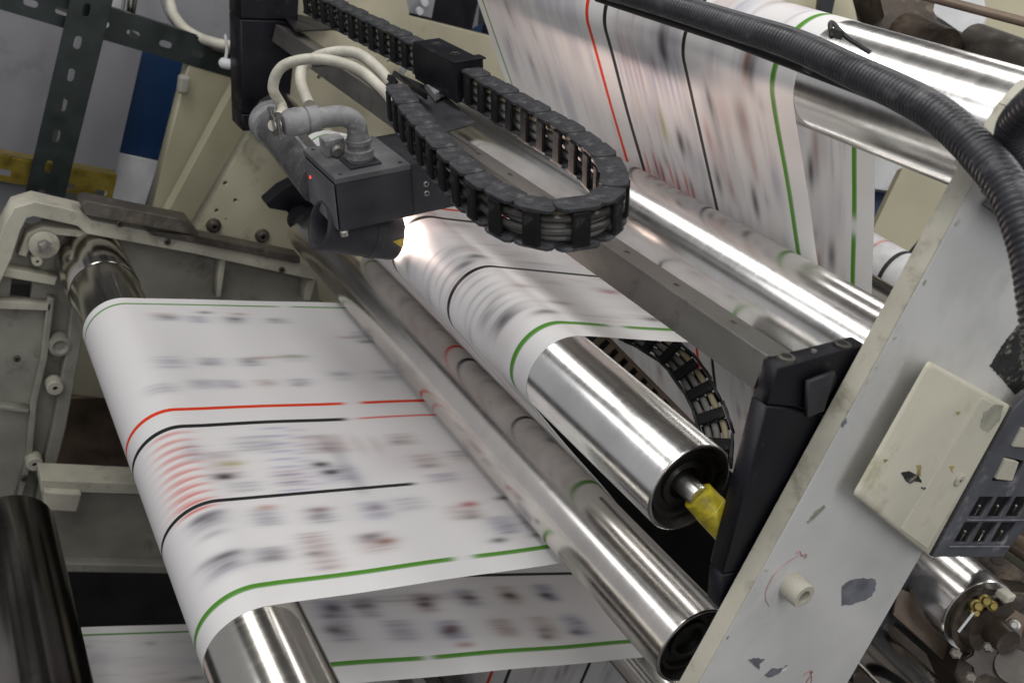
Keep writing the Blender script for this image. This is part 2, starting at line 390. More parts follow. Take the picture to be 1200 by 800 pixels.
def blocks(seg, rows):
    for u, v, ls, lx, g_, a in rows:
        pm(seg, u, v, ls, lx, g_, a, .007, .003)
        h = hit(u, v, seg)
        if h:
            for q in range(2):
                if a > .45 and rng.random() < .62:
                    c_ = [(.10, .09, .10), (.30, .17, .15), (.22, .20, .24), (.45, .25, .2)][rng.integers(4)]
                    so_, xo = rng.uniform(-.3, .3)*ls, rng.uniform(-.35, .30)*lx
                    mark(h[0]+so_-.008, h[0]+so_+.008, h[1]+xo, h[1]+xo+.006, c_, rng.uniform(.25, .75)*a, .006, .0022)
            for q in range(int(lx/.0042)):
                xx = h[1]-lx/2+q*.0042+.001
                if rng.random() < .7: mark(h[0]-ls*rng.uniform(.2, .6), h[0]+ls*rng.uniform(.2, .6), xx, xx+.0016, (.48, .46, .52), rng.uniform(.2, .6), .009, .0008)
GR, WR, LV = (.64, .645, .68), (.74, .64, .62), (.60, .60, .70)
blocks('w1', [(195, 372, .05, .030, GR, .6), (232, 374, .035, .030, LV, .6), (275, 375, .035, .034, GR, .9), (325, 376, .04, .026, GR, .6), (200, 425, .045, .05, LV, .35), (248, 424, .035, .035, LV, .5), (293, 424, .035, .035, GR, .6),
    (345, 420, .05, .03, GR, .4), (190, 455, .05, .035, GR, .5), (238, 450, .045, .035, GR, .6), (268, 450, .035, .030, LV, .6), (312, 449, .03, .028, WR, .5), (352, 448, .035, .028, LV, .6), (430, 395, .06, .06, GR, .5), (455, 440, .05, .05, GR, .35), (400, 440, .04, .04, GR, .4),
    (262, 545, .050, .085, WR, .45), (225, 528, .02, .06, GR, .4), (300, 520, .07, .05, GR, .35), (380, 520, .07, .06, WR, .5), (400, 555, .06, .05, LV, .5), (340, 560, .04, .05, WR, .4), (285, 570, .05, .03, GR, .4),
    (243, 610, .045, .040, GR, .9), (312, 606, .035, .042, GR, .8), (375, 603, .035, .045, GR, .7), (440, 598, .04, .05, LV, .6), (262, 660, .05, .045, GR, .8), (318, 650, .040, .036, GR, .8), (375, 645, .035, .09, WR, .7),
    (440, 635, .05, .05, WR, .6), (480, 590, .05, .04, GR, .4), (500, 540, .05, .05, WR, .5), (540, 535, .04, .04, WR, .45), (470, 515, .05, .04, WR, .5), (545, 600, .06, .04, WR, .6), (590, 615, .04, .05, LV, .7), (625, 612, .03, .05, LV, .7), (520, 560, .05, .03, LV, .4)])
blocks('low', [(390, 715, .045, .05, LV, .9), (430, 712, .035, .05, GR, .9), (498, 706, .035, .05, WR, .9), (548, 700, .035, .05, LV, .8), (597, 697, .035, .05, WR, .9), (640, 694, .035, .05, LV, .9), (400, 740, .04, .05, GR, .9), (470, 738, .05, .05, GR, .8),
    (530, 738, .045, .05, LV, .9), (590, 735, .04, .05, WR, .8), (640, 735, .04, .06, WR, .8), (675, 732, .04, .06, LV, .8), (470, 700, .25, .03, (.72, .70, .70), .5)])
for v in range(508, 600, 9): pm('w1', 205+(v-508)*.28, v, .050, .0038, RD, .55+.4*(v-508)/92, .008, .0013)
for v in range(512, 600, 9): pm('w1', 190+(v-512)*.30, v, .030, .0035, RD, .55, .010, .0014)
for v in range(502, 575, 9): pm('w1', 320+(v-500)*.35, v, .045, .003, BL, .65, .008, .0013)
for v in range(504, 575, 9): pm('w1', 345+(v-500)*.35, v, .030, .003, (.55, .5, .7), .5, .008, .0013)
for u, v, ls, lx, c, a in [(263, 558, .022, .014, K, .97), (272, 543, .030, .005, OC, .7), (376, 544, .020, .012, K, .95), (388, 553, .016, .010, K, .9),
        (240, 366, .012, .004, K, .8), (280, 368, .02, .005, BR, .6), (342, 418, .05, .006, GN, .45), (310, 419, .06, .004, BR, .5),
        (550, 590, .022, .010, (.6, .1, .12), .8), (590, 583, .020, .006, K, .85), (585, 632, .016, .008, K, .8), (632, 626, .016, .008, K, .75),
        (452, 634, .028, .010, BR, .9), (434, 628, .020, .006, K, .6), (375, 597, .022, .006, BR, .7), (312, 594, .02, .006, (.6, .3, .2), .7),
        (245, 603, .035, .007, K, .5), (265, 650, .035, .008, K, .7), (250, 625, .030, .010, (.3, .3, .32), .5), (315, 653, .03, .004, K, .4),
        (240, 660, .03, .008, (.4, .4, .42), .4), (430, 400, .02, .006, K, .6), (410, 395, .05, .005, BR, .5), (190, 368, .05, .004, BR, .3)]:
    pm('w1', u, v, ls, lx, c, a, .007, .0025)
pm('w1', 405, 545, .022, .17, (.72, .72, .75), .8, .004, .004)       # page gutter
pm('w1', 470, 535, .10, .10, (.84, .80, .80), .7, .02, .01); pm('w1', 560, 560, .12, .10, (.88, .84, .84), .6, .02, .01)
for u in (400, 420, 440, 460): pm('w1', u-20, 520, .014, .05, (.74, .66, .64), .45, .004, .006)
for u, v, ls, lx, c, a in [(390, 712, .02, .016, K, .7), (420, 710, .02, .010, K, .5), (498, 708, .022, .010, K, .8), (548, 700, .02, .009, BR, .8), (597, 697, .02, .009, K, .85),
        (640, 697, .02, .009, K, .85), (390, 738, .02, .012, K, .7), (525, 740, .025, .012, K, .55), (530, 738, .02, .005, BR, .8), (640, 745, .02, .01, K, .6), (675, 740, .02, .01, K, .6), (545, 755, .03, .004, BR, .7)]:
    pm('low', u, v, ls, lx, c, a, .006, .003)
for u, v, ls, lx, c, a in [(597, 45, .03, .012, K, .25), (775, 50, .055, .018, K, .75), (778, 62, .02, .015, K, .7), (778, 148, .05, .006, OC, .7), (798, 165, .03, .012, K, .85), (832, 120, .05, .007, K, .75),
        (875, 70, .06, .010, BR, .9), (880, 85, .05, .010, K, .7), (830, 160, .04, .006, (.6, .2, .15), .5), (872, 140, .06, .01, BR, .5), (885, 237, .05, .006, K, .85), (842, 212, .04, .006, K, .7), (857, 222, .04, .006, BR, .6), (882, 190, .07, .008, BR, .5), (870, 155, .1, .010, (.5, .45, .45), .5)]:
    pm('front', u, v, ls, lx, c, a, .010, .003)
for i in range(8): pm('front', 750+i*9, 180+i*6+(i % 2)*8, .050, .0044, (.85, .20, .14), .95, .008, .0012)
for i in range(8): pm('front', 752+i*9, 206+i*5, .030, .0044, (.80, .14, .09), .95, .008, .0012)
for i in range(5): pm('front', 727+i*6, 82+i*2, .06, .003, BL, .6, .012, .0013)
for i in range(5): pm('front', 765+i*7, 92+i*2, .06, .003, BL, .6, .012, .0013)
for u, v, ls, lx, c, a in [(950, 200, .05, .010, K, .9), (975, 300, .05, .014, K, .75), (960, 310, .04, .008, BR, .7), (955, 170, .06, .01, BR, .5), (885, 460, .06, .01, BR, .8)]:
    pm('back', u, v, ls, lx, c, a, .010, .003)
for u, v, ls, lx, c, a in [(590, 375, .03, .014, K, .8), (570, 370, .03, .008, K, .5), (558, 300, .018, .010, K, .8), (545, 310, .018, .010, K, .7), (640, 365, .03, .008, K, .7), (655, 355, .03, .006, K, .5),
        (715, 342, .025, .008, (.6, .25, .22), .8), (765, 374, .02, .008, K, .8), (612, 335, .02, .008, BR, .5), (600, 365, .05, .02, (.5, .5, .52), .4), (545, 290, .04, .03, (.55, .5, .5), .4)]:
    pm('w2', u, v, ls, lx, c, a, .008, .003)
for i in range(7): pm('w2', 505+i*8, 305+i*5, .05, .0035, (.45, .42, .48), .55, .010, .0013)
for i in range(6): pm('w2', 560+i*7, 345+i*6, .05, .003, (.4, .4, .42), .55, .012, .0013)
# coloured register lines, each with the odd missing length
LC = dict(g=(.085, .30, .02), r=(.80, .055, .012), k=(.022, .022, .022))
gaps = {-1.027: [('w1', 541, 650, .035), ('low', 500, 766, .018), ('w2', 735, 392, .03), ('back', 993, 262, .03)], -1.938: [('w1', 333, 359, .03)],
        -1.505: [('w1', 413, 472, .035)], -1.449: [('w1', 470, 489, .22)], -1.230: [('w1', 560, 560, .25)]}
for x, h, c in STR:
    m = gate(XX, x-h, x+h, .00015)
    for seg, u, v, ln in gaps.get(x, []):
        hh = hit(u, v, seg)
        if hh: m = m*(1-.97*gate(SS, hh[0]-ln/2, hh[0]+ln/2, .004))
    ink = ink*(1-m[..., None])+np.array(LC[c])*m[..., None]
h1, h2 = hit(413, 487, 'w1'), hit(512, 484, 'w1')                     # second red line beside the first
m = gate(XX, -1.452, -1.446, .0004)*gate(SS, min(h1[0], h2[0])-.05, max(h1[0], h2[0])-.01, .006)*.9
ink = ink*(1-m[..., None])+np.array(LC['r'])*m[..., None]
# unprinted margins
m = gate(XX, -1.022, X1+1, .001)+gate(XX, X0-1, -1.942, .001); m = np.clip(m, 0, 1)
ink = ink*(1-m[..., None])+np.array([.85, .845, .84])*m[..., None]
nS, nX = len(S), len(xs)
wob = .0009*np.sin(S*23)[:, None]*np.cos(xs*9)[None, :]
free = np.array([1. if s.startswith('L') else 0. for s in BS]); free = np.convolve(free, np.ones(9)/9, 'same')
nrm = np.gradient(BP, axis=0); nrm = np.c_[-nrm[:, 1], nrm[:, 0]]; nrm /= np.linalg.norm(nrm, axis=1)[:, None]
vy = BP[:, 0][:, None]+nrm[:, 0][:, None]*wob*free[:, None]; vz = BP[:, 1][:, None]+nrm[:, 1][:, None]*wob*free[:, None]
co = np.stack([np.broadcast_to(xs, (nS, nX)), vy, vz], -1).reshape(-1, 3)
org = np.array([-1.4, .9, -1.9]); co = co-org
q = np.arange(nS*nX).reshape(nS, nX); faces = np.stack([q[:-1, :-1], q[1:, :-1], q[1:, 1:], q[:-1, 1:]], -1).reshape(-1, 4)
me = bpy.data.meshes.new('newsprint_web'); me.vertices.add(len(co)); me.vertices.foreach_set('co', co.ravel().astype(np.float32))
me.loops.add(faces.size); me.loops.foreach_set('vertex_index', faces.ravel().astype(np.int32))
me.polygons.add(len(faces)); me.polygons.foreach_set('loop_start', (np.arange(len(faces))*4).astype(np.int32))
me.polygons.foreach_set('use_smooth', np.ones(len(faces), bool)); me.update()
at = me.color_attributes.new('ink', 'FLOAT_COLOR', 'POINT'); at.data.foreach_set('color', np.concatenate([ink.reshape(-1, 3), np.ones((len(co), 1))], 1).ravel().astype(np.float32))
wm = bpy.data.materials.new('printed_newsprint'); wm.use_nodes = True; N = wm.node_tree.nodes; L = wm.node_tree.links; b = N['Principled BSDF']
an = N.new('ShaderNodeAttribute'); an.attribute_name = 'ink'; L.new(an.outputs[0], b.inputs['Base Color'])
b.inputs['Roughness'].default_value = .42; b.inputs['Specular IOR Level'].default_value = .45
b.inputs['Roughness'].default_value = .45
tr = N.new('ShaderNodeBsdfTranslucent'); L.new(an.outputs[0], tr.inputs[0]); ms = N.new('ShaderNodeMixShader'); ms.inputs[0].default_value = .30
L.new(b.outputs[0], ms.inputs[1]); L.new(tr.outputs[0], ms.inputs[2]); L.new(ms.outputs[0], N['Material Output'].inputs[0])
me.materials.append(wm)
web = link('newsprint_web', me); web.location = org
tag(web, 'white printed newspaper web with green, red and black lines threaded over the chrome rollers', 'paper web')

# ---------------------------------------------------------------- rollers
def roller(key, x_near, x_far, label, m='chrome', end='deep', group='web guide rollers', sleeve=None, rim='rim'):
    y, z, r = (CIR[key][:3] if isinstance(key, str) else key)
    T = Thing('guide_roller', label, 'roller', (x_near, y, z), group)
    L_ = x_near-x_far
    T.part('shell', lathe((x_far, y, z), XA, [(0, r*.9), (.002, r), (L_-.0025, r), (L_-.0008, r-.0010), (L_, r-.0022)], 128, False), m, True)
    w_ = .0045
    T.part('rim', lathe((x_near, y, z), XA, [(-.002, r-.0022), (.0002, r-.0026), (.0002, r-w_), (-.02, r-w_-.0005)], 96, False), rim, True)
    T.part('end_disc', lathe((x_near, y, z), XA, [(-.019, r-w_), (-.018, r*.80), (-.010, r*.78), (-.010, r*.70), (-.016, r*.68), (-.016, r*.52), (-.011, r*.50), (-.011, r*.36), (-.02, r*.34), (-.02, .001)], 72, False), 'bore', True)
    if key != 'r2': T.part('shaft', lathe((x_near, y, z), XA, [(-.03, .0135), (.016, .0135), (.018, .0125), (.018, .012)], 40), 'rim', True)
    if sleeve:
        q0 = Vector((x_near+.014, y, z)); q1 = PX(856, 622, -.657); ql = (q1-q0).length
        T.part('sleeve', lathe(q0, q1-q0, [(0, .0172), (.001, .0192), (ql*.35, .0196), (ql*.36, .0202), (ql, .0200)], 48), sleeve, True, label='yellow painted bearing sleeve with black smears')
    if key == 'r1': T.part('collar', lathe((x_far, y, z), XA, [(.0, r+.003), (.20, r+.003), (.203, r+.001)], 96, False), 'steel_mid', True)
    T.part('end_disc', lathe((x_far, y, z), XA, [(-.001, r*.9), (.001, r*.9)], 48), 'bore', True)
    T.part('shaft', lathe((x_far-.08, y, z), XA, [(0, .014), (.08, .014)], 32), 'rim', True)
    return T
roller('A', -.640, -2.30, 'large polished chrome roller at the top, under the black corrugated hose, carrying the hanging web')
roller('C', -.650, -2.30, 'polished chrome roller behind the grey beam at the foot of the hanging web')
roller('r3', -.7025, -2.28, 'chrome roller with a yellow shaft sleeve, lit by the strobe beside the camera unit', sleeve='yellow_tape')
roller('r2', -.712, -2.28, 'long bare chrome roller lying diagonally between the two flat runs of paper', m='chrome_long')
roller('r1', -.50, -2.36, 'worn steel roller that the flat sheet on the left wraps around', m='steel_mid')
roller('E', -.70, -2.28, 'steel roller below the long chrome roller, at the bottom edge', m='steel_mid')
roller('F', -.70, -2.28, 'steel roller turning the deepest sheet, low under the machine', m='steel_dark')
roller((.243, -1.40, .088), -.4, -1.92, 'dark brown steel roller at the lower left corner with streaky highlights', m='steel_dark')
roller((.60, -1.155, .040), -.72, -2.2, 'thin black roller right beside the worn steel roller at the bottom', m='black')
# ---------------------------------------------------------------- beam, its brackets
TB = math.radians(-5)                                # the beam's section leans a little
e1 = Vector((0, math.cos(TB), math.sin(TB))); e2 = Vector((0, -math.sin(TB), math.cos(TB)))
pe = PX(897, 415, -.655)                              # near top edge, viewer's side
BW, BH = .058, .040
T = Thing('camera_rail', 'grey square steel rail with screw holes carrying the camera unit across the paper', 'rail', (-1.5, pe.y, pe.z))
bc = Vector((0, pe.y, pe.z))+e1*BW/2-e2*BH/2
T.part('bar', box(Vector((-1.5, bc.y, bc.z)), (1.696, BW, BH), (XA, e1, e2), .0012), 'beam')
top = Vector((0, pe.y, pe.z))+e1*BW*.52
for i, x in enumerate(np.arange(-.74, -2.3, -.105)):
    p = Vector((x, top.y, top.z))
    h = T.part('screw', lathe(p, e2, [(-.003, .0050), (.0006, .0050), (.0010, .0042), (.0010, .0028), (-.001, .0026)], 16, False), 'steelbar', True)
    T.part('socket', lathe(p, e2, [(-.004, .0028), (.0004, .0028)], 8), 'hole', parent=h)
XK = -.630
T = Thing('mounting_bracket', 'black bracket clamping the near end of the rail, against the pale side frame', 'bracket', PX(840, 700, XK), 'rail end brackets')
th = .022
def kp(px): return [yz(u, v, XK) for u, v in px]
T.part('clamp_block', xplate(kp([(911, 431), (1014, 404), (1040, 430), (1010, 500), (930, 477), (898, 474)]), [], XK, th, .0022), 'black')
T.part('upright', xplate(kp([(897.5, 475.5), (930, 478.5), (1010, 502), (1000, 700), (868, 668), (846, 671.5)]), [], XK+.001, th+.002, .0022), 'black')
T.part('foot', xplate(kp([(846, 673.5), (868, 669.5), (1000, 705), (1000, 800), (870, 740), (843, 712)]), [], XK+.001, th+.002, .0018), 'black')
TBk = T
def px_bolt(T, u, v, x, r, parent=None, m='bolt', head=.004, sock=True, axis=XA):
    p = PX(u, v, x); k = T.part('bolt', lathe(p, axis, [(-.002, r), (head*.8, r), (head, r*.85), (head, r*.5), (head*.4, r*.45)], 20, False), m, True, parent)
    if sock: T.part('socket', lathe(p, axis, [(-.001, r*.46), (head*.45, r*.46)], 6), 'hole', parent=k)
    return k
for (u, v) in ((922, 416), (988, 401)):
    p = PX(u, v, XK-.011); ax = Vector((0, -.12, .99)).normalized()
    k = TBk.part('bolt', lathe(p-ax*.0022, ax, [(-.008, .0100), (.0008, .0100), (.0014, .0092), (.0014, .0058), (-.002, .0056)], 24, False), 'steelbar', True)
    TBk.part('socket', lathe(p, ax, [(-.003, .0056), (-.0016, .0056)], 6), 'hole', parent=k)
p = PX(955, 409, XK-.011)-ZA*.002; TBk.part('set_screw', lathe(p, ZA, [(-.006, .0036), (.001, .0034)], 12), 'bolt', True)
c = PX(962, 458, XK); e_ = [(c.y+.013*math.cos(t)*.9+.005*math.sin(t), c.z+.024*math.sin(t)) for t in np.linspace(0, 2*math.pi, 22)[:-1]]
TBk.part('boss', xplate(e_, [], XK+.005, .006, .0015), 'black')
TBk.part('key_plate', xplate([yz(u, v, XK+.010) for u, v in [(948, 448), (980, 436), (966, 482), (946, 490)]], [], XK+.010, .006, .0012), 'head')
def fbracket():
    x = -2.36; ps = [(283, -30), (352, -30), (350, 2), (349, 40), (347, 150), (283, 152)]
    T = Thing('mounting_bracket', 'black bracket holding the far end of the rail at the top left', 'bracket', PX(300, 152, x), 'rail end brackets')
    for nm, q_ in (('clamp_block', [(282, -30), (352, -30), (349, 24), (282, 22)]), ('upright', [(282, 23.5), (349, 25.5), (338, 134), (284, 133)]), ('foot', [(284, 134.5), (338, 135.5), (316, 153), (285, 154)])):
        T.part(nm, xplate([yz(u, v, x) for u, v in q_], [], x, .10, .003), 'black')
    return T
fbracket()
# ---------------------------------------------------------------- drag chain
HC = .049
TH = math.radians(16.5); h1_ = Vector((0, math.cos(TH), math.sin(TH))); h2_ = Vector((0, -math.sin(TH), math.cos(TH)))
CP0 = Vector((-1.13, .612, -.270))                       # the chain lies on its side in a tilted plane
def PQ(u, v, off=0.):
    r = Vector(d(u, v)); return r*((CP0.dot(h2_)+off)/r.dot(h2_))
cpx = [(360, -14), (397, 4), (442, 25), (476, 43), (520, 64), (566, 88), (589, 103), (609, 116), (650, 138), (684, 158), (714, 178), (731, 205), (727, 226), (702, 240), (665, 246), (626, 242), (595, 233), (569, 216), (541, 191), (511, 161), (487, 135), (474, 117), (464, 99)]
cp = [PQ(u, v) for u, v in cpx]
def sm(P, it=6):
    P = [p.copy() for p in P]
    for _ in range(it):
        P = [P[0]]+[(P[i-1]+P[i]*2+P[i+1])/4 for i in range(1, len(P)-1)]+[P[-1]]
    return P
cpath = smooth_path(sm(cp, 2), 12)
cpath = [p-h2_*HC/2 for p in cpath]
PITCH = .047
ctr = resample(cpath, PITCH)
def link_meshes():
    l = PITCH; w_ = .034
    bm = bm_new()
    def strap(sy):
        b2 = bm_new(); q = [(-l*.23, w_*.5-.003), (l*.23, w_*.5-.003), (l*.23, w_*.5), (l*.17, w_*.5+.0018), (-l*.17, w_*.5+.0018), (-l*.23, w_*.5)]
        return add_prism(b2, [(a, sy*b_, -HC/2+.004) for a, b_ in q], (0, 0, HC-.008), .0006)
    bm = strap(-1); bm2 = strap(1)
    def side(z, off):
        q = [(-l*.52, -w_*.36), (-l*.40, -w_*.5), (l*.30, -w_*.5), (l*.47, -w_*.42), (l*.56, -w_*.2), (l*.56, w_*.2), (l*.47, w_*.42), (l*.30, w_*.5), (-l*.40, w_*.5), (-l*.52, w_*.36)]
        b2 = prism([(a, b_, z-off) for a, b_ in q], (0, 0, off*2), .0008)
        for a, b_ in ((-.28, 0), (.2, .12)):
            add_lathe(b2, (l*a, w_*b_, z+off*(1 if z > 0 else -1)), (0, 0, 1 if z > 0 else -1), [(-.0006, w_*.17), (.0006, w_*.16), (.0006, w_*.1), (.0001, w_*.09)], 10, True)
        return b2
    return bm, bm2, side(HC/2-.002, .0022), side(-HC/2+.002, .0022)
bmS, bmS2, bmT, bmB = link_meshes()
def tomesh(bm, name, m):
    bmesh.ops.recalc_face_normals(bm, faces=bm.faces[:]); me = bpy.data.meshes.new(name); bm.to_mesh(me); bm.free(); me.materials.append(M[m]); return me
mS, mS2, mT, mB = tomesh(bmS, 'crossbar', 'chainside'), tomesh(bmS2, 'crossbar', 'chainside'), tomesh(bmT, 'side_plate', 'chain'), tomesh(bmB, 'side_plate', 'chain')
def chain(path, label, base, up0, gap=None):
    T = Thing('cable_chain', label, 'cable chain', base, 'cable carrier chains')
    def fr(i0, i1):
        t = (path[i1]-path[i0]).normalized(); up = up0(path[i0]); up = (up-t*up.dot(t)).normalized(); return t, up.cross(t), up
    for i in range(len(path)-1):
        a, b_ = path[i], path[i+1]; c = (a+b_)/2
        if gap and gap(c): continue
        t, s_, up = fr(i, i+1)
        o = link('link', mS, T.o); rz = random.uniform(-.025, .025)
        o.matrix_local = Matrix.Translation(c-T.loc) @ Matrix([[t[k], s_[k], up[k], 0] for k in range(3)]+[[0, 0, 0, 1]]) @ Matrix.Rotation(rz, 4, 'Z')
        link('crossbar', mS2, o)
        for m_ in (mT, mB):
            k = link('side_plate', m_, o); k.location = (0, 0, (.0012 if i % 2 else -.0004)*(1 if m_ is mT else -1)); k.rotation_euler = (0, random.uniform(-.02, .02), 0)
    for dy, dz, r, m_ in ((-.004, .012, .0050, 'cable_tan'), (.005, .010, .0048, 'brown_cable'), (-.004, -.001, .0052, 'cable_grey'), (.006, -.005, .0046, 'brown_cable'), (-.003, -.014, .0050, 'cable_grey')):
        pts = []
        for i, p in enumerate(path):
            t, s_, up = fr(max(i-1, 0), min(i+1, len(path)-1)); pts.append(p+s_*dy+up*(dz+.001*math.sin(i*1.7+dy*900)))
        T.part('cable', tube(smooth_path(pts, 4), r, 8), m_, True)
    return T
chain(ctr, 'dusty black cable chain looping from the rail clamp back to the camera unit', (-1.2, .7, -.32), lambda p: h2_)
# carrier box clamped round the chain, with its sheet bracket
ci = min(range(len(cpath)), key=lambda i: (cpath[i]-(PQ(521, 68)-h2_*HC/2)).length); bc_ = cpath[ci]; tx = (cpath[ci+4]-cpath[ci-4]).normalized(); sx = h2_.cross(tx)
AX = (tx, sx, h2_)
T = Thing('chain_clamp', 'black folded steel clamp box holding the cable chain above the rail', 'clamp', bc_-h2_*.04)
CL = (PQ(492, 45)-PQ(540, 70)).length
T.part('housing', box(bc_+h2_*.004, (CL, .050, HC+.014), AX, .002), 'black')
T.part('flange', box(bc_+tx*(CL/2-.008)+h2_*(HC/2+.013), (.022, .056, .003), AX, .0008), 'black')
for q in (-.25, .18):
    k = T.part('bolt', lathe(bc_+tx*CL*q+h2_*(HC/2+.011), h2_, [(0, .006), (.003, .006), (.004, .0045)], 6), 'black2', False)
    T.part('washer', lathe(bc_+tx*CL*q+h2_*(HC/2+.011), h2_, [(0, .009), (.001, .009)], 16), 'black2', parent=k)
lo_ = -(HC+.016)
T.part('base_sheet', prism([PQ(u, v, lo_) for u, v in ((472, 88), (520, 110), (556, 143), (548, 147), (518, 155), (480, 130))], -h2_*.003, .0006), 'head')
T.part('side_sheet', prism([PQ(461, 83, lo_+.035), PQ(499, 110, lo_+.03), PQ(499, 117, lo_+.01), PQ(459, 88, lo_+.01)], sx*.003, .0004), 'black')
T.part('stop_block', prism([PQ(u, v, lo_+.003) for u, v in ((497, 104), (508, 96), (524, 112), (510, 120))], h2_*.014, .002), 'greycon')
# small dark sheet on the rail's far end
T = Thing('cover_sheet', 'small black folded sheet screwed on the far end of the rail', 'bracket', PX(345, 32, -2.2))
pz = pe.z+.012
q_ = [PZ(u, v, pz) for u, v in ((330, 17), (390, 12), (391, 36), (346, 38))]
T.part('sheet', prism(q_, (0, 0, .004), .0006), 'black')
q2 = [PZ(u, v, pz+.002) for u, v in ((366, -6), (391, 12), (391, 36), (389, 36))]
T.part('upstand', prism([PX(366, -10, -2.1), PX(391, 12, -2.05), PX(391, 35, -2.05), PX(366, 18, -2.1)], (-.004, 0, 0)), 'black')
for u, v in ((334, 20), (349, 34)):
    p = PZ(u, v, pz+.005); T.part('screw', lathe(p, ZA, [(0, .006), (.002, .005)], 10), 'hole')

# ---------------------------------------------------------------- camera unit
XH = -1.385
p0 = PX(400, 272, XH)                                       # lower left corner of the near face
HH = .090
def H(x, a, b_): return Vector((x, p0.y, p0.z))+h1_*a+h2_*b_
T = Thing('camera_unit', 'dusty charcoal camera unit with strobe lens and red indicator hanging on the rail', 'camera unit', H(XH, .05, -.06))
T.part('housing', prism([H(XH, 0, 0), H(XH, .125, 0), H(XH, .125, HH-.010), H(XH, 0, HH-.010)], (-.150, 0, 0), .0022), 'head')
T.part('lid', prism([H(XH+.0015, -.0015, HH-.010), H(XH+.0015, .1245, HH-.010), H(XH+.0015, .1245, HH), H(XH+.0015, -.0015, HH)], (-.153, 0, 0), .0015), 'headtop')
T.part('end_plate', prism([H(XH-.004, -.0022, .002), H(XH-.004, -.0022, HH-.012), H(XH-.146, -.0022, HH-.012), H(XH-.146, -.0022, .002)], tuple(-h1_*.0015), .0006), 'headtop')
T.part('mount_arm', prism([H(XH-.001, .1255, 0), H(XH-.001, .205, 0), H(XH-.001, .205, .012), H(XH-.001, .245, .020), H(XH-.001, .245, HH-.002), H(XH-.001, .1255, HH-.002)], (-.150, 0, 0), .0018), 'head')
for a, b_ in ((.150, .050), (.150, .034)):
    k = T.part('screw', lathe(H(XH-.002, a, b_), XA, [(0, .0050), (.0025, .0050), (.0035, .004), (.0035, .0024), (.001, .0022)], 18, False), 'bolt', True)
for dx, a in ((-.05, .150), (-.065, .150)):
    T.part('screw', lathe(H(XH+dx, a, HH-.003), h2_, [(0, .005), (.0015, .005)], 14), 'hole', True)
for dx, a in ((-.012, .012), (-.012, .112), (-.138, .012), (-.138, .112)):
    T.part('lid_screw', lathe(H(XH+dx, a, HH-.0005), h2_, [(0, .0036), (.0012, .0034), (.0012, .0016), (.0004, .0014)], 12, False), 'head', True)
T.part('screw', lathe(H(XH-.002, .188, .050), XA, [(0, .0045), (.002, .0042)], 14), 'head', True)
T.part('seam_strip', prism([H(XH+.0006, .1225, .001), H(XH+.0006, .1245, .001), H(XH+.0006, .1245, HH-.011), H(XH+.0006, .1225, HH-.011)], (-.001, 0, 0)), 'black2')
T.part('knob', lathe(H(XH-.006, .006, -.010), h2_, [(0, .006), (.008, .007), (.012, .004)], 16), 'bolt', True)
T.part('indicator_lamp', lathe(H(XH-.118, -.0035, .052), -h1_, [(-.004, .0024), (.0006, .0024), (.0014, .0014)], 14), 'led', True)
# lens / strobe tube under the housing
l0 = PX(383, 268, XH-.045); l1 = PX(463, 276, XH-.045); ax = Vector((0, .995, -.07)).normalized()
l0 = Vector((XH-.060, .610, -.512)); LL = .134; lr = .041
T.part('lens_tube', lathe(l0, ax, [(.03, lr*.84), (.0, lr*.86), (-.004, lr*.9), (-.004, lr), (.0, lr+.0012), (.004, lr), (LL*.62, lr), (LL*.63, lr+.0016), (LL*.72, lr+.0016), (LL*.73, lr), (LL-.004, lr), (LL, lr*.97), (LL, lr*.80), (LL-.02, lr*.74)], 64, False), 'head', True)
T.part('sticker', prism([l0+ax*(LL-.022)+Vector((.0415, 0, .004)), l0+ax*(LL-.004)+Vector((.0415, 0, .012)), l0+ax*(LL-.004)+Vector((.0415, 0, -.004))], (.0008, 0, 0)), 'yellow_tape')
T.part('inner_disc', lathe(l0, ax, [(.030, .001), (.031, lr*.85)], 48, False), 'bore', True)
T.part('strobe_window', lathe(l0, ax, [(LL-.012, lr*.78), (LL-.010, lr*.76), (LL-.009, .001)], 40, False), 'strobe', True)
# motor tube at the back
mpt = PD(376, 216, 1.66); m0 = PD(316, 141, 1.86); mdir = (mpt-m0).normalized(); ML = (mpt-m0).length
mo = T.part('motor', lathe(m0, mdir, [(.030, .036), (ML*.55, .036), (ML*.56, .0365), (ML, .0365)], 48), 'motor', True)
T.part('motor_cap', lathe(m0, mdir, [(0, .034), (.002, .039), (.006, .0415), (.018, .0415), (.0185, .0400), (.021, .0400), (.0215, .0415), (.040, .0415), (.042, .036)], 48), 'greycon', True, mo)
T.part('motor_rib', tube([m0+mdir*.04+h2_*.034, m0+mdir*ML*.9+h2_*.034], .004, 8), 'greycon', True, mo)
# connectors on the lid
f0 = H(XH-.045, .058, HH)
T.part('flange', box(f0+h2_*.002, (.052, .052, .004), (XA, h1_, h2_), .001), 'head')
cn = T.part('connector', lathe(f0, h2_, [(.004, .020), (.009, .020), (.0095, .0228), (.022, .0228), (.023, .0212), (.0235, .0185), (.031, .0185), (.0315, .0205), (.038, .0205), (.039, .018), (.050, .0157)], 40), 'greycon', True)
el = smooth_path([f0+h2_*.046, f0+h2_*.064-h1_*.002, f0+h2_*.078-h1_*.020, f0+h2_*.081-h1_*.046, f0+h2_*.082-h1_*.066], 8)
T.part('elbow', tube(el, .0160, 24), 'greycon', True, cn)
g0 = f0+h2_*.082-h1_*.060
T.part('gland', lathe(g0, -h1_, [(0, .0165), (.001, .0198), (.018, .0198), (.019, .0175), (.021, .0175), (.022, .0205), (.030, .0205), (.034, .0215), (.048, .0200), (.056, .016), (.058, .011)], 36), 'greycon', True, cn)
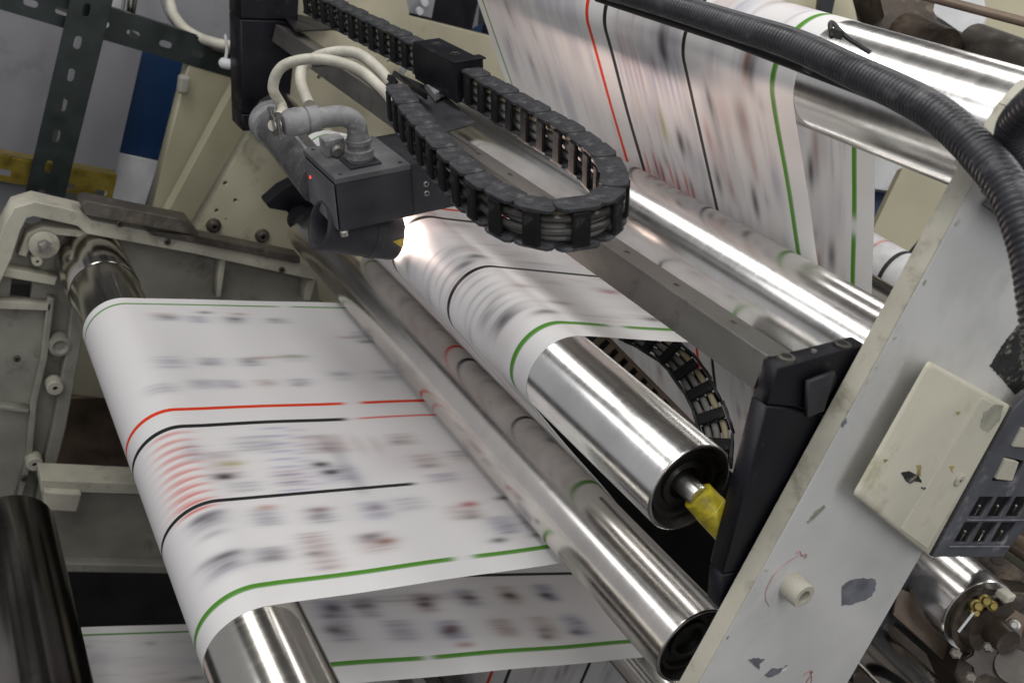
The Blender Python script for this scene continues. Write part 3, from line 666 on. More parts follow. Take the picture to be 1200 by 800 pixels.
T.part('clamp_strap', lathe(g0, -h1_, [(.062, .016), (.072, .016)], 24), 'bolt', True, cn)
for s in (-1, 1): T.part('clamp_screw', lathe(g0-h1_*.067+Vector((0, 0, .0))+XA*.016*s, h2_, [(-.016, .003), (.018, .003), (.018, .005), (.023, .005)], 12), 'bolt', True, cn)
b0 = H(XH-.105, .035, HH)
T.part('sensor_block', box(b0+h2_*.014, (.030, .034, .028), (XA, h1_, h2_), .002), 'greycon')
T.part('pivot', lathe(b0+h2_*.010+XA*.016, XA, [(0, .010), (.006, .010), (.008, .007), (.012, .007)], 18), 'bolt', True)
HX = g0-h1_*.07
sl = bpy.data.lights.new('strobe_flash', 'AREA'); sl.shape = 'DISK'; sl.size = .035; sl.energy = 6.5; sl.color = (1, .76, .66)
so = bpy.data.objects.new('strobe_flash', sl); COL.objects.link(so); so.location = l0+ax*(LL+.010)
so.rotation_euler = (Vector((.3, .88, .28))).to_track_quat('-Z', 'Y').to_euler()
# loops of cable from the connectors to the chain
def cable(label, pts, r, m, group='cable loops of the camera unit', cat='cable'):
    bm = tube(smooth_path(pts, 14), r, 14); return solo('cable', bm, m, label, cat, True, group)
dpc = 1.62
end_ = PD(470, 106, 1.66)
cable('cream cable rising from the grey connector in a tall arc to the chain', [HX, PD(331, 128, 1.66), PD(320, 104, 1.64), PD(329, 80, 1.62), PD(355, 70, 1.62), PD(388, 71, 1.62), PD(420, 82, 1.63), PD(447, 104, 1.64), PD(466, 128, 1.66)], .0088, 'cream_cable')
cable('second cream cable, the inner loop starting behind the grey connector', [PD(362, 122, 1.68), PD(353, 98, 1.70), PD(356, 78, 1.71), PD(380, 64, 1.70), PD(415, 62, 1.69), PD(440, 78, 1.68), PD(458, 100, 1.67), PD(472, 132, 1.68)], .0098, 'cream_cable')
cable('thin dark cable lying under the two cream loops', [PD(366, 76, 1.68), PD(396, 76, 1.68), PD(425, 90, 1.67), PD(452, 116, 1.67), PD(468, 140, 1.69)], .0045, 'brown_cable')
bm = lathe(PD(454, 98, 1.655), (PD(472, 118, 1.66)-PD(450, 92, 1.65)), [(0, .013), (.001, .016), (.010, .016), (.011, .013)], 20, False)
add_box(bm, PD(458, 92, 1.64), (.012, .008, .010)); solo('cable_tie', bm, 'black2', 'black cable tie binding the cream cables at the start of the chain', 'cable tie', True)

# ---------------------------------------------------------------- near side frame, box, hose
XP = -.600; TP = .024
outl = [(.74, -1.20), (.835, -.70), (.900, -.33), (.936, -.112), (.955, -.045), (.975, -.018), (1.04, .005), (1.6, .06), (1.7, -.25), (1.24, -.47), (1.163, -.611), (1.134, -.83), (1.08, -1.2)]
T = Thing('side_frame', 'pale grey painted machine side plate with chipped paint and yellowed edge, leaning at the right', 'machine frame', (XP, .9, -1.2))
pl = T.part('plate', xplate(outl, [circ(yz(920, 782, XP), .0042)], XP, TP, .0012), 'plate')
# yellowed left edge strip (thin strip laid over the plate's own side face)
es = [(.74, -1.20), (.835, -.70), (.900, -.33), (.936, -.112), (.955, -.045), (.975, -.018)]
nn = []
bm = bm_new()
for i in range(len(es)-1):
    a, b_ = Vector((0, *es[i])), Vector((0, *es[i+1])); t = (b_-a).normalized(); n_ = Vector((0, -t.z, t.y))
    add_prism(bm, [(XP-TP+.0004, a.y, a.z), (XP-.0004, a.y, a.z), (XP-.0004, b_.y, b_.z), (XP-TP+.0004, b_.y, b_.z)], n_*.0025)
T.part('side_strip', bm, 'plate_edge')
def ragged(px):
    out = []
    for i in range(len(px)):
        a, b_ = Vector(px[i]), Vector(px[(i+1) % len(px)]); n = max(1, int((b_-a).length/2.5))
        for k in range(n):
            p = a.lerp(b_, k/n)+Vector((random.uniform(-.8, .8), random.uniform(-.8, .8))); out.append((p.x, p.y))
    return out
def ragged_m(c, r): return [(c[0]+r*random.uniform(.5, 1.2)*math.cos(t), c[1]+r*random.uniform(.8, 1.8)*math.sin(t)) for t in np.linspace(0, 2*math.pi, 10)[:-1]]
def shift(T_, name, px, m, x, th=.0008, label=None):
    px = ragged(px)
    return T_.part(name, xplate(rounded([yz(u, v, x) for u, v in px], .0003, 1), [], x+th, th), m, label=label)
bs0 = PX(926, 684, XP)
k = T.part('boss', lathe(bs0, XA, [(-.001, .0175), (.022, .0160), (.024, .0150), (.024, .0085), (.012, .0080)], 40, False), 'plate_edge', True)
T.part('bore', lathe(bs0, XA, [(.008, .0082), (.0125, .0082)], 24), 'hole', parent=k)
shift(T, 'paint_chip', [(986, 686), (996, 680), (1011, 677), (1026, 678), (1026, 688), (1021, 698), (1004, 706), (986, 709)], 'chip', XP)
shift(T, 'paint_chip', [(877, 772), (886, 770), (896, 772), (889, 777), (890, 784), (883, 779)], 'chip', XP)
shift(T, 'paint_chip', [(895, 790), (905, 783), (917, 782), (913, 788), (900, 793)], 'chip', XP)
shift(T, 'scratch', [(945, 610), (954, 600), (966, 590), (966, 594), (956, 605), (947, 613)], 'olive', XP)
def arc(T_, pts, r, m, x=XP+.0004, name='pen_stroke', lab=None):
    P = smooth_path([PX(u, v, x) for u, v in pts], 6); o = T_.part(name, tube(P, r, 5), m); 
    if lab: o['label'] = lab
arc(T, [(901, 710), (897, 700), (899, 688), (908, 672), (922, 659), (936, 650)], .0005, 'redpen')
arc(T, [(933, 648), (937, 645), (940, 651), (945, 649), (943, 654)], .0009, 'redpen')
arc(T, [(942, 790), (946, 787), (952, 786), (947, 795), (943, 802)], .0010, 'redpen'); arc(T, [(950, 786), (951, 796), (948, 806)], .0009, 'redpen')
for i in range(9):
    t_ = random.random(); yy, zz = .835+.101*t_, -.70+.588*t_
    T.part('paint_chip', xplate(ragged_m((yy+random.uniform(.002, .010), zz), random.uniform(.0012, .004)), [], XP+.0006, .0006), random.choice(['olive', 'plate_edge', 'chip']))
# peeled black label and hose bracket on the plate
shift(T, 'peeled_label', [(1176, 402), (1190, 384), (1202, 372), (1230, 380), (1215, 440), (1190, 462), (1170, 440), (1160, 428)], 'soot', XP)
T.part('hose_bracket', prism([PX(u, v, XP+.03) for u, v in ((1152, 226), (1176, 205), (1200, 225), (1200, 262), (1185, 258))], (-.004, 0, 0), .0006), 'boxbase')
T.part('bracket_leg', prism([PX(u, v, XP+.001) for u, v in ((1150, 240), (1160, 228), (1215, 270), (1210, 285))], (.028, 0, 0), .0006), 'boxbase')
px_bolt(T, 1138, 188, XP, .0045, m='hole', sock=False)

# junction box
XB = XP+.030
T = Thing('switch_box', 'cream plastic switch box with a dark grille base, screwed to the pale side plate', 'electrical box', PX(1040, 640, XP))
cov = [(1090.5, 424), (1186, 476), (1089, 652), (1067, 634), (1002, 581)]
fo = rounded([yz(u, v, XB) for u, v in cov], .007, 5); bo = rounded([yz(u+5, v+3, XP) for u, v in cov], .007, 5)
cen = Vector((XB, sum(p[0] for p in fo)/len(fo), sum(p[1] for p in fo)/len(fo))); bm = bm_new(); rings = []
for x, k_, base in ((XP-.001, 1, bo), (XB-.004, 1, None), (XB-.0015, .985, None), (XB, .955, None)):
    src = base or fo; rings.append([bm.verts.new((x, cen.y+(a-cen.y)*k_, cen.z+(b_-cen.z)*k_)) for a, b_ in src])
for q in range(3):
    for i_ in range(len(fo)): bm.faces.new((rings[q][i_], rings[q][(i_+1) % len(fo)], rings[q+1][(i_+1) % len(fo)], rings[q+1][i_]))
bm.faces.new(rings[0][::-1]); bm.faces.new(rings[-1])
T.part('cover', bm, 'boxcover', True)
T.part('cover_ridge', xplate(rounded([yz(u, v, XB+.0012) for u, v in ((1152, 466), (1180, 482), (1087, 643), (1056, 620))], .002, 3), [], XB+.0012, .002, .0006), 'boxcover')
s0 = PX(1124, 562, XB+.0014)
k = T.part('screw', lathe(s0, XA, [(0, .0088), (.0015, .0088), (.0028, .0070), (.0028, .0022), (.0005, .002)], 28, False), 'plate_edge', True)
T.part('recess', lathe(s0, XA, [(.0, .0026), (.0024, .0026)], 10), 'hole', parent=k)
def sb(name, px, m): shift(T, name, px, m, XB+(.0013 if name == 'patch' or px[0][0] > 1104 else .0001), .0004)
sb('scuff', [(1056, 553), (1065, 551), (1071, 555), (1077, 557), (1080, 566), (1070, 563), (1066, 567), (1060, 561)], 'soot')
sb('scuff', [(1080, 569), (1090, 573), (1089, 575), (1080, 572)], 'soot'); sb('scuff', [(1095, 575), (1103, 573), (1100, 577)], 'chipdark')
sb('scuff', [(1112, 547), (1118, 545), (1116, 553)], 'ochre'); sb('scuff', [(1074, 545), (1079, 543), (1079, 558), (1075, 556)], 'ochre')
sb('scuff', [(1085, 600), (1089, 596), (1086, 605), (1081, 612)], 'olive'); sb('scuff', [(1070, 611), (1073, 605), (1071, 614)], 'chipdark')
sb('patch', [(1153, 483), (1165, 474), (1176, 475), (1172, 492), (1158, 506), (1148, 500)], 'olive')
sb('scuff', [(1120, 482), (1125, 483), (1123, 486)], 'ochre'); sb('scuff', [(1036, 537), (1040, 538), (1038, 541)], 'ochre')
XG = XB-.004
g = [(1092, 652), (1188, 480), (1205, 462), (1300, 420), (1300, 480), (1176, 652)]
def quad(a, b_, c, e, k=1): return [yz(u, v, XG) for u, v in (a, b_, c, e)]
holes = []
for r_ in range(2):
    for c_ in range(3):
        O = np.array([1117., 636.]); U = np.array([21.5, 0.]); V = np.array([16.5, -29.])
        a = O+U*c_+V*r_*1.03; holes.append(quad(a, a+U*.78-V*.0, a+U*.78+V*.84, a+V*.84))
holes.append([yz(u, v, XG) for u, v in ((1162, 563), (1178, 535), (1200, 540), (1188, 565))])
T.part('grille_base', xplate([yz(u, v, XG) for u, v in g], holes, XG, .005, .0006), 'boxbase')
T.part('back_plate', xplate([yz(u, v, XG-.024) for u, v in g], [], XG-.024, .004), 'hole')
for q in (((1112, 640), (1182, 640)), ((1133, 609), (1203, 609))):
    T.part('bar', tube([PX(*q[0], XG+.001), PX(*q[1], XG+.001)], .0011, 6), 'chip')
for c_ in range(3):
    for r_ in range(2):
        a = np.array([1117., 636.])+np.array([21.5, 0])*c_+np.array([16.5, -29.])*r_*1.03
        q0 = PX(a[0]+8, a[1]-4, XG-.016); q1 = PX(a[0]+14, a[1]-14, XG-.004); T.part('contact', tube([q0, q1], .0016, 6), 'bolt')
T.part('terminal', xplate(rounded([yz(u, v, XG) for u, v in ((1165, 560), (1176, 536), (1192, 540), (1184, 562))], .002), [], XG+.003, .012, .001), 'plate_edge')
T.part('terminal', xplate(rounded([yz(u, v, XG) for u, v in ((1184, 522), (1196, 500), (1215, 505), (1210, 524))], .002), [], XG+.003, .012, .001), 'plate_edge')

# corrugated hose
hp = [(700, -18, 1.60), (780, 5, 1.47), (860, 30, 1.33), (930, 52, 1.22), (1000, 84, 1.12), (1060, 112, 1.04), (1107, 140, .98), (1150, 182, .93), (1184, 226, .89), (1208, 290, .86), (1220, 360, .84), (1228, 430, .83), (1240, 520, .82)]
hpp = resample(smooth_path([PD(u, v, e) for u, v, e in hp], 16), .0011)
HR = .0190
solo('corrugated_hose', tube(hpp, HR, 28, lambda i: HR-.0019*(.5+.5*math.cos(i*2*math.pi/6.2))**1.6), 'hose', 'thick black corrugated hose curving over the top roller and down the right side frame', 'hose', True)
hp2 = [(1300, 60, .80), (1240, 100, .84), (1205, 128, .88), (1188, 152, .92), (1192, 180, .95), (1230, 210, .97)]
solo('corrugated_hose', tube(resample(smooth_path([PD(u, v, e) for u, v, e in hp2], 16), .0011), .0165, 24, lambda i: .0165-.0017*(.5+.5*math.cos(i*2*math.pi/6.2))**1.6), 'hose', 'short black corrugated hose bend at the right edge behind the thick hose', 'hose', True)
# conduit bar under the hose and its clips
T = Thing('support_rod', 'dark steel rod running just under the black corrugated hose', 'rod', PD(860, 48, 1.36))
T.part('rod', tube([PD(700, -2, 1.63), PD(860, 50, 1.37), PD(1040, 118, 1.15)], .0062, 16), 'black2', True)
T = Thing('hose_clip', 'small black clip fixing the hose to the rod above the roller', 'clip', PD(952, 84, 1.22), 'clips along the hose')
T.part('body', xplate([yz(u, v, -.90) for u, v in ((940, 80), (952, 72), (967, 80), (955, 90))], [[yz(u, v, -.90) for u, v in ((947, 80), (953, 76), (961, 80), (955, 86))]], -.90, .012, .0008), 'black2')
T = Thing('hose_clip', 'bent black cable tie end sticking up from the hose', 'clip', PD(985, 45, 1.1), 'clips along the hose')
T.part('strap', tube(smooth_path([PD(975, 44, 1.09), PD(973, 28, 1.10), PD(978, 29, 1.10), PD(990, 42, 1.09), PD(1006, 53, 1.09), PD(1020, 62, 1.09)], 5), .0028, 6), 'black2', True)
T.part('buckle', box(PD(980, 40, 1.09), (.014, .008, .010), bev=.001), 'black2')

# ---------------------------------------------------------------- far side of the machine
def pxp(px, x, th, bev=.0, holes=()): return xplate([yz(u, v, x) for u, v in px], [[yz(u, v, x) for u, v in h] for h in holes], x, th, bev)
XF = -2.46
T = Thing('far_side_frame', 'cream painted machine side plate with small bolt holes behind the camera unit', 'machine frame', PX(400, 300, XF))
hl = [circ(yz(u, v, XF), r) for u, v, r in ((264, 215, .0065), (276, 235, .006), (254, 247, .006), (265, 257, .0035), (330, 192, .006), (374, 91, .006), (455, 72, .004))]
T.part('plate', xplate([yz(u, v, XF) for u, v in ((330, 98), (345, -60), (466, -60), (480, 20), (640, 60), (640, 300), (520, 420), (360, 345), (222, 280))], hl, XF, .05), 'cream')
T.part('backing', pxp(((340, 80), (600, 40), (560, 380), (240, 270)), XF-.06, .004), 'hole')
for u, v in ((250, 264), (307, 276)):
    p = PX(u, v, XF); k = T.part('boss', lathe(p, XA, [(-.001, .020), (.006, .019), (.008, .013), (.016, .012), (.016, .006), (.006, .006)], 24, False), 'steelbar', True)
    T.part('bore', lathe(p, XA, [(.002, .006), (.007, .006)], 10), 'hole', parent=k)
T = Thing('far_column', 'cream painted column with a diagonal fold at the upper left', 'column', PX(230, 265, -2.8))
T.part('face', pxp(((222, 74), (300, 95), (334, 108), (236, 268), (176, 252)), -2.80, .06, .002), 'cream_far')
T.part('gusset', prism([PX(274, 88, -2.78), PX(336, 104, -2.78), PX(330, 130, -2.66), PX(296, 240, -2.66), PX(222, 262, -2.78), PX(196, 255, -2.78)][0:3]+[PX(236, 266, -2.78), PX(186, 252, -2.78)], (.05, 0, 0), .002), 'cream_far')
T.part('clip', box(PX(215, 99, -2.77), (.03, .03, .05), bev=.008), 'casting')
T = Thing('far_cabinet', 'far cabinet of blue-grey, dark blue and white panels at the upper left', 'cabinet', PX(100, 330, -3.1))
T.part('panel', pxp(((166, 56), (226, 72), (226, 110), (186, 192), (136, 182)), -3.10, .01, .001), 'bluepanel', label='dark blue panel')
T.part('panel', pxp(((132, 178), (188, 190), (172, 252), (120, 245)), -3.08, .01, .001), 'whitepanel', label='off-white panel')
T.part('panel', pxp(((-60, -40), (86, 20), (52, 215), (-80, 195)), -3.05, .01, .001), 'greypanel')
T.part('panel', pxp(((92, 22), (168, 55), (132, 215), (58, 215)), -3.05, .01, .001), 'greypanel')
T.part('panel', pxp(((150, -40), (300, -40), (300, 62), (180, 56), (140, 25)), -3.15, .01, .001), 'greypanel')
T.part('panel', pxp(((-60, 208), (62, 222), (20, 330), (-60, 320)), -3.1, .01, .001), 'greypanel')
T.part('panel', pxp(((90, -40), (152, -40), (152, 40), (86, 30)), -3.3, .01, .001), 'whitepanel')
solo('edge_strip', pxp(((222, 78), (226, 80), (177, 252), (169, 250), (196, 165), (213, 110)), -2.95, .02, .001), 'bluepanel', 'narrow dark blue strip along the left edge of the cream column', 'strip')
def slotted(name, label, a, b_, x, w_, m, slots, horizontal=False, group=None, fl=.03, cat='slotted angle'):
    A = PX(*a, x); B = PX(*b_, x); L_ = (B-A).length; t = (B-A).normalized(); n_ = Vector((0, -t.z, t.y))
    T = Thing(name, label, cat, B if B.z < A.z else A, group)
    hs = []
    for (u, v) in slots:
        p = PX(u, v, x)-A; hs.append(slot((p.dot(t), p.dot(n_)), .034, .017))
    bm = flat_plate([(0, -w_/2), (L_, -w_/2), (L_, w_/2), (0, w_/2)], hs, A, t, n_, .004)
    T.part('web', bm, m)
    T.part('flange', box((A+B)/2+n_*(w_/2+.0018)+XA*(-fl/2-.0018), (L_, .0035, fl), (t, n_, XA)), m)
    return T
GG = 'dark green slotted angles'
slotted('slotted_angle', 'dark green slotted steel upright at the upper left, with oval holes', (114, -30), (47, 250), -2.75, .092, 'green', [(101, 12), (91, 50), (83, 88), (74, 123), (66, 159), (57, 195), (48, 229)], group=GG)
slotted('slotted_angle', 'dark green slotted cross rail running behind the upright', (-30, -18), (300, 82), -2.80, .080, 'green', [(36, 4), (73, 14), (120, 28), (156, 40), (194, 52), (231, 63)], group=GG)
slotted('slotted_angle', 'yellow zinc slotted angle behind the green upright', (-30, 192), (134, 221), -2.82, .068, 'yellow', [(5, 202), (80, 218), (118, 226)], fl=.05)
T = Thing('post', 'thin steel post standing above the cross rail at the top', 'post', PX(152, 18, -2.9)); T.part('tube', tube([PX(158, -30, -2.9), PX(151, 18, -2.9)], .016, 16), 'steel_mid', True)
cable('cream cable drooping behind the green cross rail at the top left', [PD(196, -10, 2.7), PD(204, 18, 2.7), PD(222, 38, 2.7), (PD(250, 50, 2.7)), PD(286, 56, 2.7)], .014, 'cream_cable', 'cables behind the cross rail')
cable('grey cable running beside the cream one behind the cross rail', [PD(190, -10, 2.72), PD(197, 14, 2.72), PD(212, 34, 2.72), PD(236, 50, 2.72), PD(286, 64, 2.72)], .010, 'greycon', 'cables behind the cross rail')
bm = tube(smooth_path([PD(264, 42, 2.66), PD(266, 58, 2.50), PD(264, 72, 2.45)], 4), .004, 8); add_lathe(bm, PD(257, 73, 2.44), (PD(271, 76, 2.44)-PD(257, 73, 2.44)), [(0, .006), (.006, .013), (.02, .014), (.032, .012), (.036, .006)], 14)
solo('hanging_knob', bm, 'whitepanel', 'white plastic knob hanging on a short cord from the cream cable', 'knob', True)
# cast frame at left
XC = -2.33
T = Thing('cast_frame', 'grey-green cast iron frame with ribs and bosses on the left, holding the steel rollers', 'cast frame', PX(40, 590, XC))
T.part('web', pxp(((22, 262), (90, 268), (372, 330), (384, 420), (150, 400), (150, 330), (96, 330), (96, 400), (48, 588), (-90, 600), (-90, 330)), XC-.03, .02, .002, holes=[((14, 326), (38, 330), (36, 352), (11, 349))]), 'casting')
def rib(px, w_, x0, dep, m='casting_edge', close=False):
    P = [PX(u, v, x0) for u, v in px]; out = []
    L_, R_ = [], []
    for i, p in enumerate(P):
        t = (P[min(i+1, len(P)-1)]-P[max(0, i-1)]).normalized(); n_ = Vector((0, -t.z, t.y)); L_.append(p+n_*w_/2); R_.append(p-n_*w_/2)
    pts = [(v.y, v.z) for v in L_+R_[::-1]]
    T.part('rib', xplate(pts, [], x0, dep, .0025), m)
rib([(-20, 352), (4, 300), (14, 268), (24, 250), (40, 245), (94, 257), (104, 266), (230, 290), (374, 322)], .035, XC+.035, .075)
rib([(26, 300), (36, 276), (50, 270), (118, 276)], .018, XC+.01, .04)
rib([(-10, 316), (20, 322), (66, 330)], .022, XC+.01, .04)
rib([(262, 302), (256, 348)], .014, XC+.01, .04); rib([(366, 328), (360, 352)], .02, XC+.02, .05)
rib([(94, 350), (88, 400), (70, 500), (48, 590)], .030, XC+.01, .04, 'casting'); rib([(60, 350), (52, 420), (40, 470), (34, 540), (22, 585)], .014, XC, .03, 'casting')
rib([(0, 478), (34, 482)], .010, XC, .03, 'casting'); rib([(-40, 356), (60, 360)], .02, XC, .03)
for u, v, r in ((51, 285, .034), (64, 452, .020), (40, 541, .020), (43, 304, .012)):
    p = PX(u, v, XC+.01); k = T.part('boss', lathe(p, XA, [(-.02, r), (.012, r*.96), (.014, r*.85), (.014, r*.30), (.008, r*.28)], 28, False), 'casting_edge', True)
    if r > .03: T.part('bolt', lathe(p, XA, [(.013, r*.45), (.028, r*.45), (.030, r*.3), (.042, r*.28)], 6), 'bolt', parent=k)
    else: T.part('bore', lathe(p, XA, [(.004, r*.3), (.009, r*.3)], 12), 'hole', parent=k)
T.part('shaft_seat', lathe(PX(70, 404, XC), XA, [(-.02, .026), (.012, .025), (.014, .018), (.008, .01)], 30), 'casting', True)
for u, v in ((140, 262), (196, 283), (330, 316), (100, 300), (20, 420), (28, 560), (115, 330)):
    px_bolt(T, u, v, XC+.036 if v < 320 else XC+.005, .008, m='nut')
T = Thing('flat_bar', 'dark steel flat bar lying along the top of the cast frame', 'bar', PX(220, 270, XC+.05))
T.part('upper_bar', prism([PX(u, v, XC+.06) for u, v in ((94, 240), (100, 235), (222, 259), (234, 274), (228, 276), (100, 252))], (-.06, 0, 0), .002), 'steelbar')
T.part('lower_bar', prism([PX(u, v, XC+.045) for u, v in ((172, 271), (228, 276), (352, 301), (352, 309), (180, 276))], (-.05, 0, 0), .002), 'steelbar')
T = Thing('clamp_lever', 'black cast lever sticking out behind the long chrome roller', 'lever', PX(340, 265, -2.3))
T.part('arm', prism([PX(u, v, -2.3) for u, v in ((312, 238), (330, 222), (362, 205), (400, 210), (390, 262), (352, 268), (338, 246), (316, 245))], (-.05, 0, 0), .004), 'black')
T.part('hub', lathe(PX(352, 256, -2.28), XA, [(0, .035), (.02, .035), (.022, .02)], 24), 'black', True)
# lower crossmember and darkness below
T = Thing('cross_member', 'grey cast crossmember in shadow at the lower left', 'crossmember', PX(130, 670, -2.2))
T.part('flange', prism([PX(u, v, -2.2) for u, v in ((48, 562), (250, 570), (255, 582), (48, 576))], (-.08, 0, 0), .003), 'casting_edge')
T.part('web', prism([PX(u, v, -2.23) for u, v in ((48, 576), (255, 582), (262, 672), (70, 668))], (-.03, 0, 0), .003), 'casting')
T.part('lug', prism([PX(u, v, -2.18) for u, v in ((52, 576), (96, 579), (90, 600), (52, 598))], (-.05, 0, 0), .004), 'casting_edge')
T.part('lower_flange', prism([PX(u, v, -2.2) for u, v in ((68, 660), (262, 664), (262, 673), (72, 670))], (-.08, 0, 0), .003), 'casting')
solo('rail_bar', prism([PX(u, v, -2.5) for u, v in ((50, 548), (260, 553), (260, 557), (50, 552))], (-.03, 0, 0)), 'steelbar', 'thin brown steel bar above the lower crossmember', 'bar')
solo('guard_sheet', prism([PX(u, v, -2.7) for u, v in ((60, 468), (180, 464), (300, 490), (300, 560), (40, 545))], (-.02, 0, 0)), 'brown', 'dark brown guard sheet between the cast frame and the flat sheet', 'sheet')
solo('pale_block', prism([PX(u, v, -2.6) for u, v in ((78, 395), (130, 395), (150, 470), (76, 462))], (-.05, 0, 0), .004), 'cream', 'cream block glimpsed between the cast frame and the paper', 'block')
bm = bm_new(); add_box(bm, (-2.9, .6, -1.9), (.05, 2.6, 1.3)); solo('void_panel', bm, 'black2', None, None, kind='structure')  # black panel standing in for the dark void under the machine
bm = bm_new(); add_box(bm, (-1.5, 1.95, -1.55), (2.6, .05, .9)); solo('void_sheet', bm, 'black2', 'black sheet standing in for the dark void low behind the rollers', 'backdrop')  # black sheet painted in where only darkness shows between the rollers

# ---------------------------------------------------------------- behind the hanging web, top
T = Thing('control_station', 'black machine module with white buttons, blurred behind the chain at the top', 'control module', PX(500, 60, -3.2))
T.part('case', pxp(((466, 8), (530, -40), (566, -20), (548, 60), (512, 50), (466, 30)), -3.2, .1, .004), 'black')
T.part('display', pxp(((478, -20), (514, -20), (506, 22), (474, 14)), -3.14, .02, .002), 'greypanel')
for u, v in ((491, 13), (487, 31), (497, 3)): T.part('button', lathe(PX(u, v, -3.12), XA, [(0, .013), (.01, .012)], 16), 'whitepanel', True)
solo('machine_column', pxp(((548, 34), (566, 28), (560, 72), (548, 70), (552, 48), (546, 44)), -3.4, .03, .002), 'bluepanel', 'blue machine column piece seen beside the hanging web', 'column')
solo('dark_cabinet', pxp(((520, 50), (580, 30), (640, 130), (600, 200), (500, 120)), -3.5, .05), 'black', 'dark cabinet behind the left edge of the hanging web', 'cabinet')
solo('grey_post', pxp(((552, -40), (566, -40), (560, 30), (545, 40)), -3.3, .03, .002), 'greypanel', 'light grey post beside the hanging web', 'post')
solo('adjuster_knob', lathe(PX(478, 82, -2.42), (1, .3, -.1), [(0, .03), (.05, .034), (.06, .03), (.1, .02), (.12, .018)], 24), 'greycon', 'grey adjuster knob behind the chain clamp', 'knob', True)

def PR(u, v, rho):
    r = d(u, v); return Vector(r*(rho/math.hypot(r[1], r[2])))
# right background
def rp(px, rho, th=.03, bev=.002): return prism([PR(u, v, rho) for u, v in px], Vector((-.2, 1, -.1)).normalized()*th, bev)
def pd(px, dep, th=.04, bev=.002):
    return prism([PD(u, v, dep) for u, v in px], Vector(d(600, 400)).normalized()*th, bev)
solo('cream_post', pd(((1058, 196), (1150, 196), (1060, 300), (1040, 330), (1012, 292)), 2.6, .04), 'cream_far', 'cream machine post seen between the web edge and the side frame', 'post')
solo('machine_cover', pd(((1000, 170), (1080, 180), (1056, 226), (1000, 218)), 2.9, .04), 'whitepanel', 'white machine cover just under the top roller, behind the web edge', 'cover')
solo('machine_cover', pd(((1000, 214), (1050, 222), (1018, 285), (1000, 280)), 2.95, .04), 'bluepanel', 'blue cover below the white one behind the web edge', 'cover')
T = Thing('far_paper_roller', 'far roller wrapped in white paper with red and black lines', 'roller', PR(1030, 310, 1.9))
ra, rb = PD(985, 285, 2.2), PD(1100, 352, 2.0); rd = (rb-ra).normalized(); Lr = (rb-ra).length
T.part('paper', lathe(ra, rd, [(0, .055), (Lr, .055)], 48), 'whitepanel', True)
T.part('red_line', lathe(ra+rd*Lr*.375, rd, [(0, .0556), (.008, .0556)], 48, False), 'redpen', True)
T.part('black_line', lathe(ra+rd*Lr*.58, rd, [(0, .0556), (.010, .0556)], 48, False), 'black2', True)
ra, rb = PD(980, 318, 1.95), PD(1100, 388, 1.72); rd = (rb-ra).normalized()
solo('idler_roller', lathe(ra, rd, [(0, .030), ((rb-ra).length, .030)], 40), 'steel_mid', 'grey steel idler roller below the far paper roller', 'roller', True)
# top right
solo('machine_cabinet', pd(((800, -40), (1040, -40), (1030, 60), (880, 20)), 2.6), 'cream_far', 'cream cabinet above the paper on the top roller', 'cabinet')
solo('black_strip', pd(((965, -30), (985, -30), (975, 18), (960, 14)), 2.5), 'black', 'black strip on the cream panel above the top roller', 'strip')
T = Thing('gear_housing', 'dark oily gear housing in the top right corner', 'machinery', PD(1100, 70, 2.2))
T.part('case', pd(((1022, -40), (1110, -40), (1090, 12), (1098, 30), (1150, 50), (1240, 60), (1240, 120), (1100, 90), (1020, 45), (1040, 20)), 2.15, .15, .006), 'dirty')
T.part('cylinder', tube([PD(1140, 52, 2.05), PD(1240, 90, 1.85)], .042, 24), 'steelbar', True)
T.part('collar', tube([PD(1060, 40, 2.1), PD(1105, 60, 2.0)], .045, 24), 'dirty', True)
T.part('rod', tube([PD(1070, -8, 2.0), PD(1215, 30, 1.85)], .009, 12), 'brown', True)
solo('white_shape', pd(((1090, -20), (1150, -25), (1158, 20), (1150, 40), (1140, 48), (1128, 36), (1108, 22), (1092, 18)), 2.4, .03, .006), 'whitepanel', 'white shape behind the dark gear housing at the top right', 'cover')  # plain white shape, not identified as any machine part
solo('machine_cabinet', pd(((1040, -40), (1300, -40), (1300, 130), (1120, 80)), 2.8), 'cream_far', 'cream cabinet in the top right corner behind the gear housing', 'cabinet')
# bottom right
T = Thing('drive_roller', 'chrome roller with an oily drive end and brass fittings at the lower right', 'roller', PD(1130, 745, 1.45))
ca, cb = PD(1035, 620, 1.62), PD(1148, 722, 1.40); rd = (cb-ca).normalized(); Lr = (cb-ca).length
T.part('shell', lathe(ca, rd, [(0, .058), (Lr-.004, .058), (Lr, .056)], 72), 'chrome', True)
T.part('drive_end', lathe(cb, rd, [(.0, .046), (.002, .047), (.012, .052), (.013, .044), (.03, .038), (.031, .02), (.06, .018)], 48), 'dirty', True)
c1 = cb+rd*.016
for u, v, r in ((1142, 708, .007), (1152, 702, .007), (1160, 708, .006), (1140, 716, .005)):
    T.part('fitting', lathe(PD(u, v, 1.36), (PD(u+6, v+3, 1.34)-PD(u, v, 1.36)), [(-.006, r), (.003, r), (.004, r*1.25), (.010, r*1.25), (.011, r*.8), (.016, r*.7)], 12), 'brass', True)
T.part('nozzle', tube([PD(1141, 717, 1.34), PD(1123, 740, 1.34)], .0018, 8), 'whitepanel', True)
T.part('fitting', box(PD(1178, 697, 1.36), (.02, .02, .012), bev=.003), 'plate_edge')
T = Thing('drive_block', 'oily brown drive block with a hex screw and star-shaped plate at the bottom right', 'machinery', PD(1170, 800, 1.4))
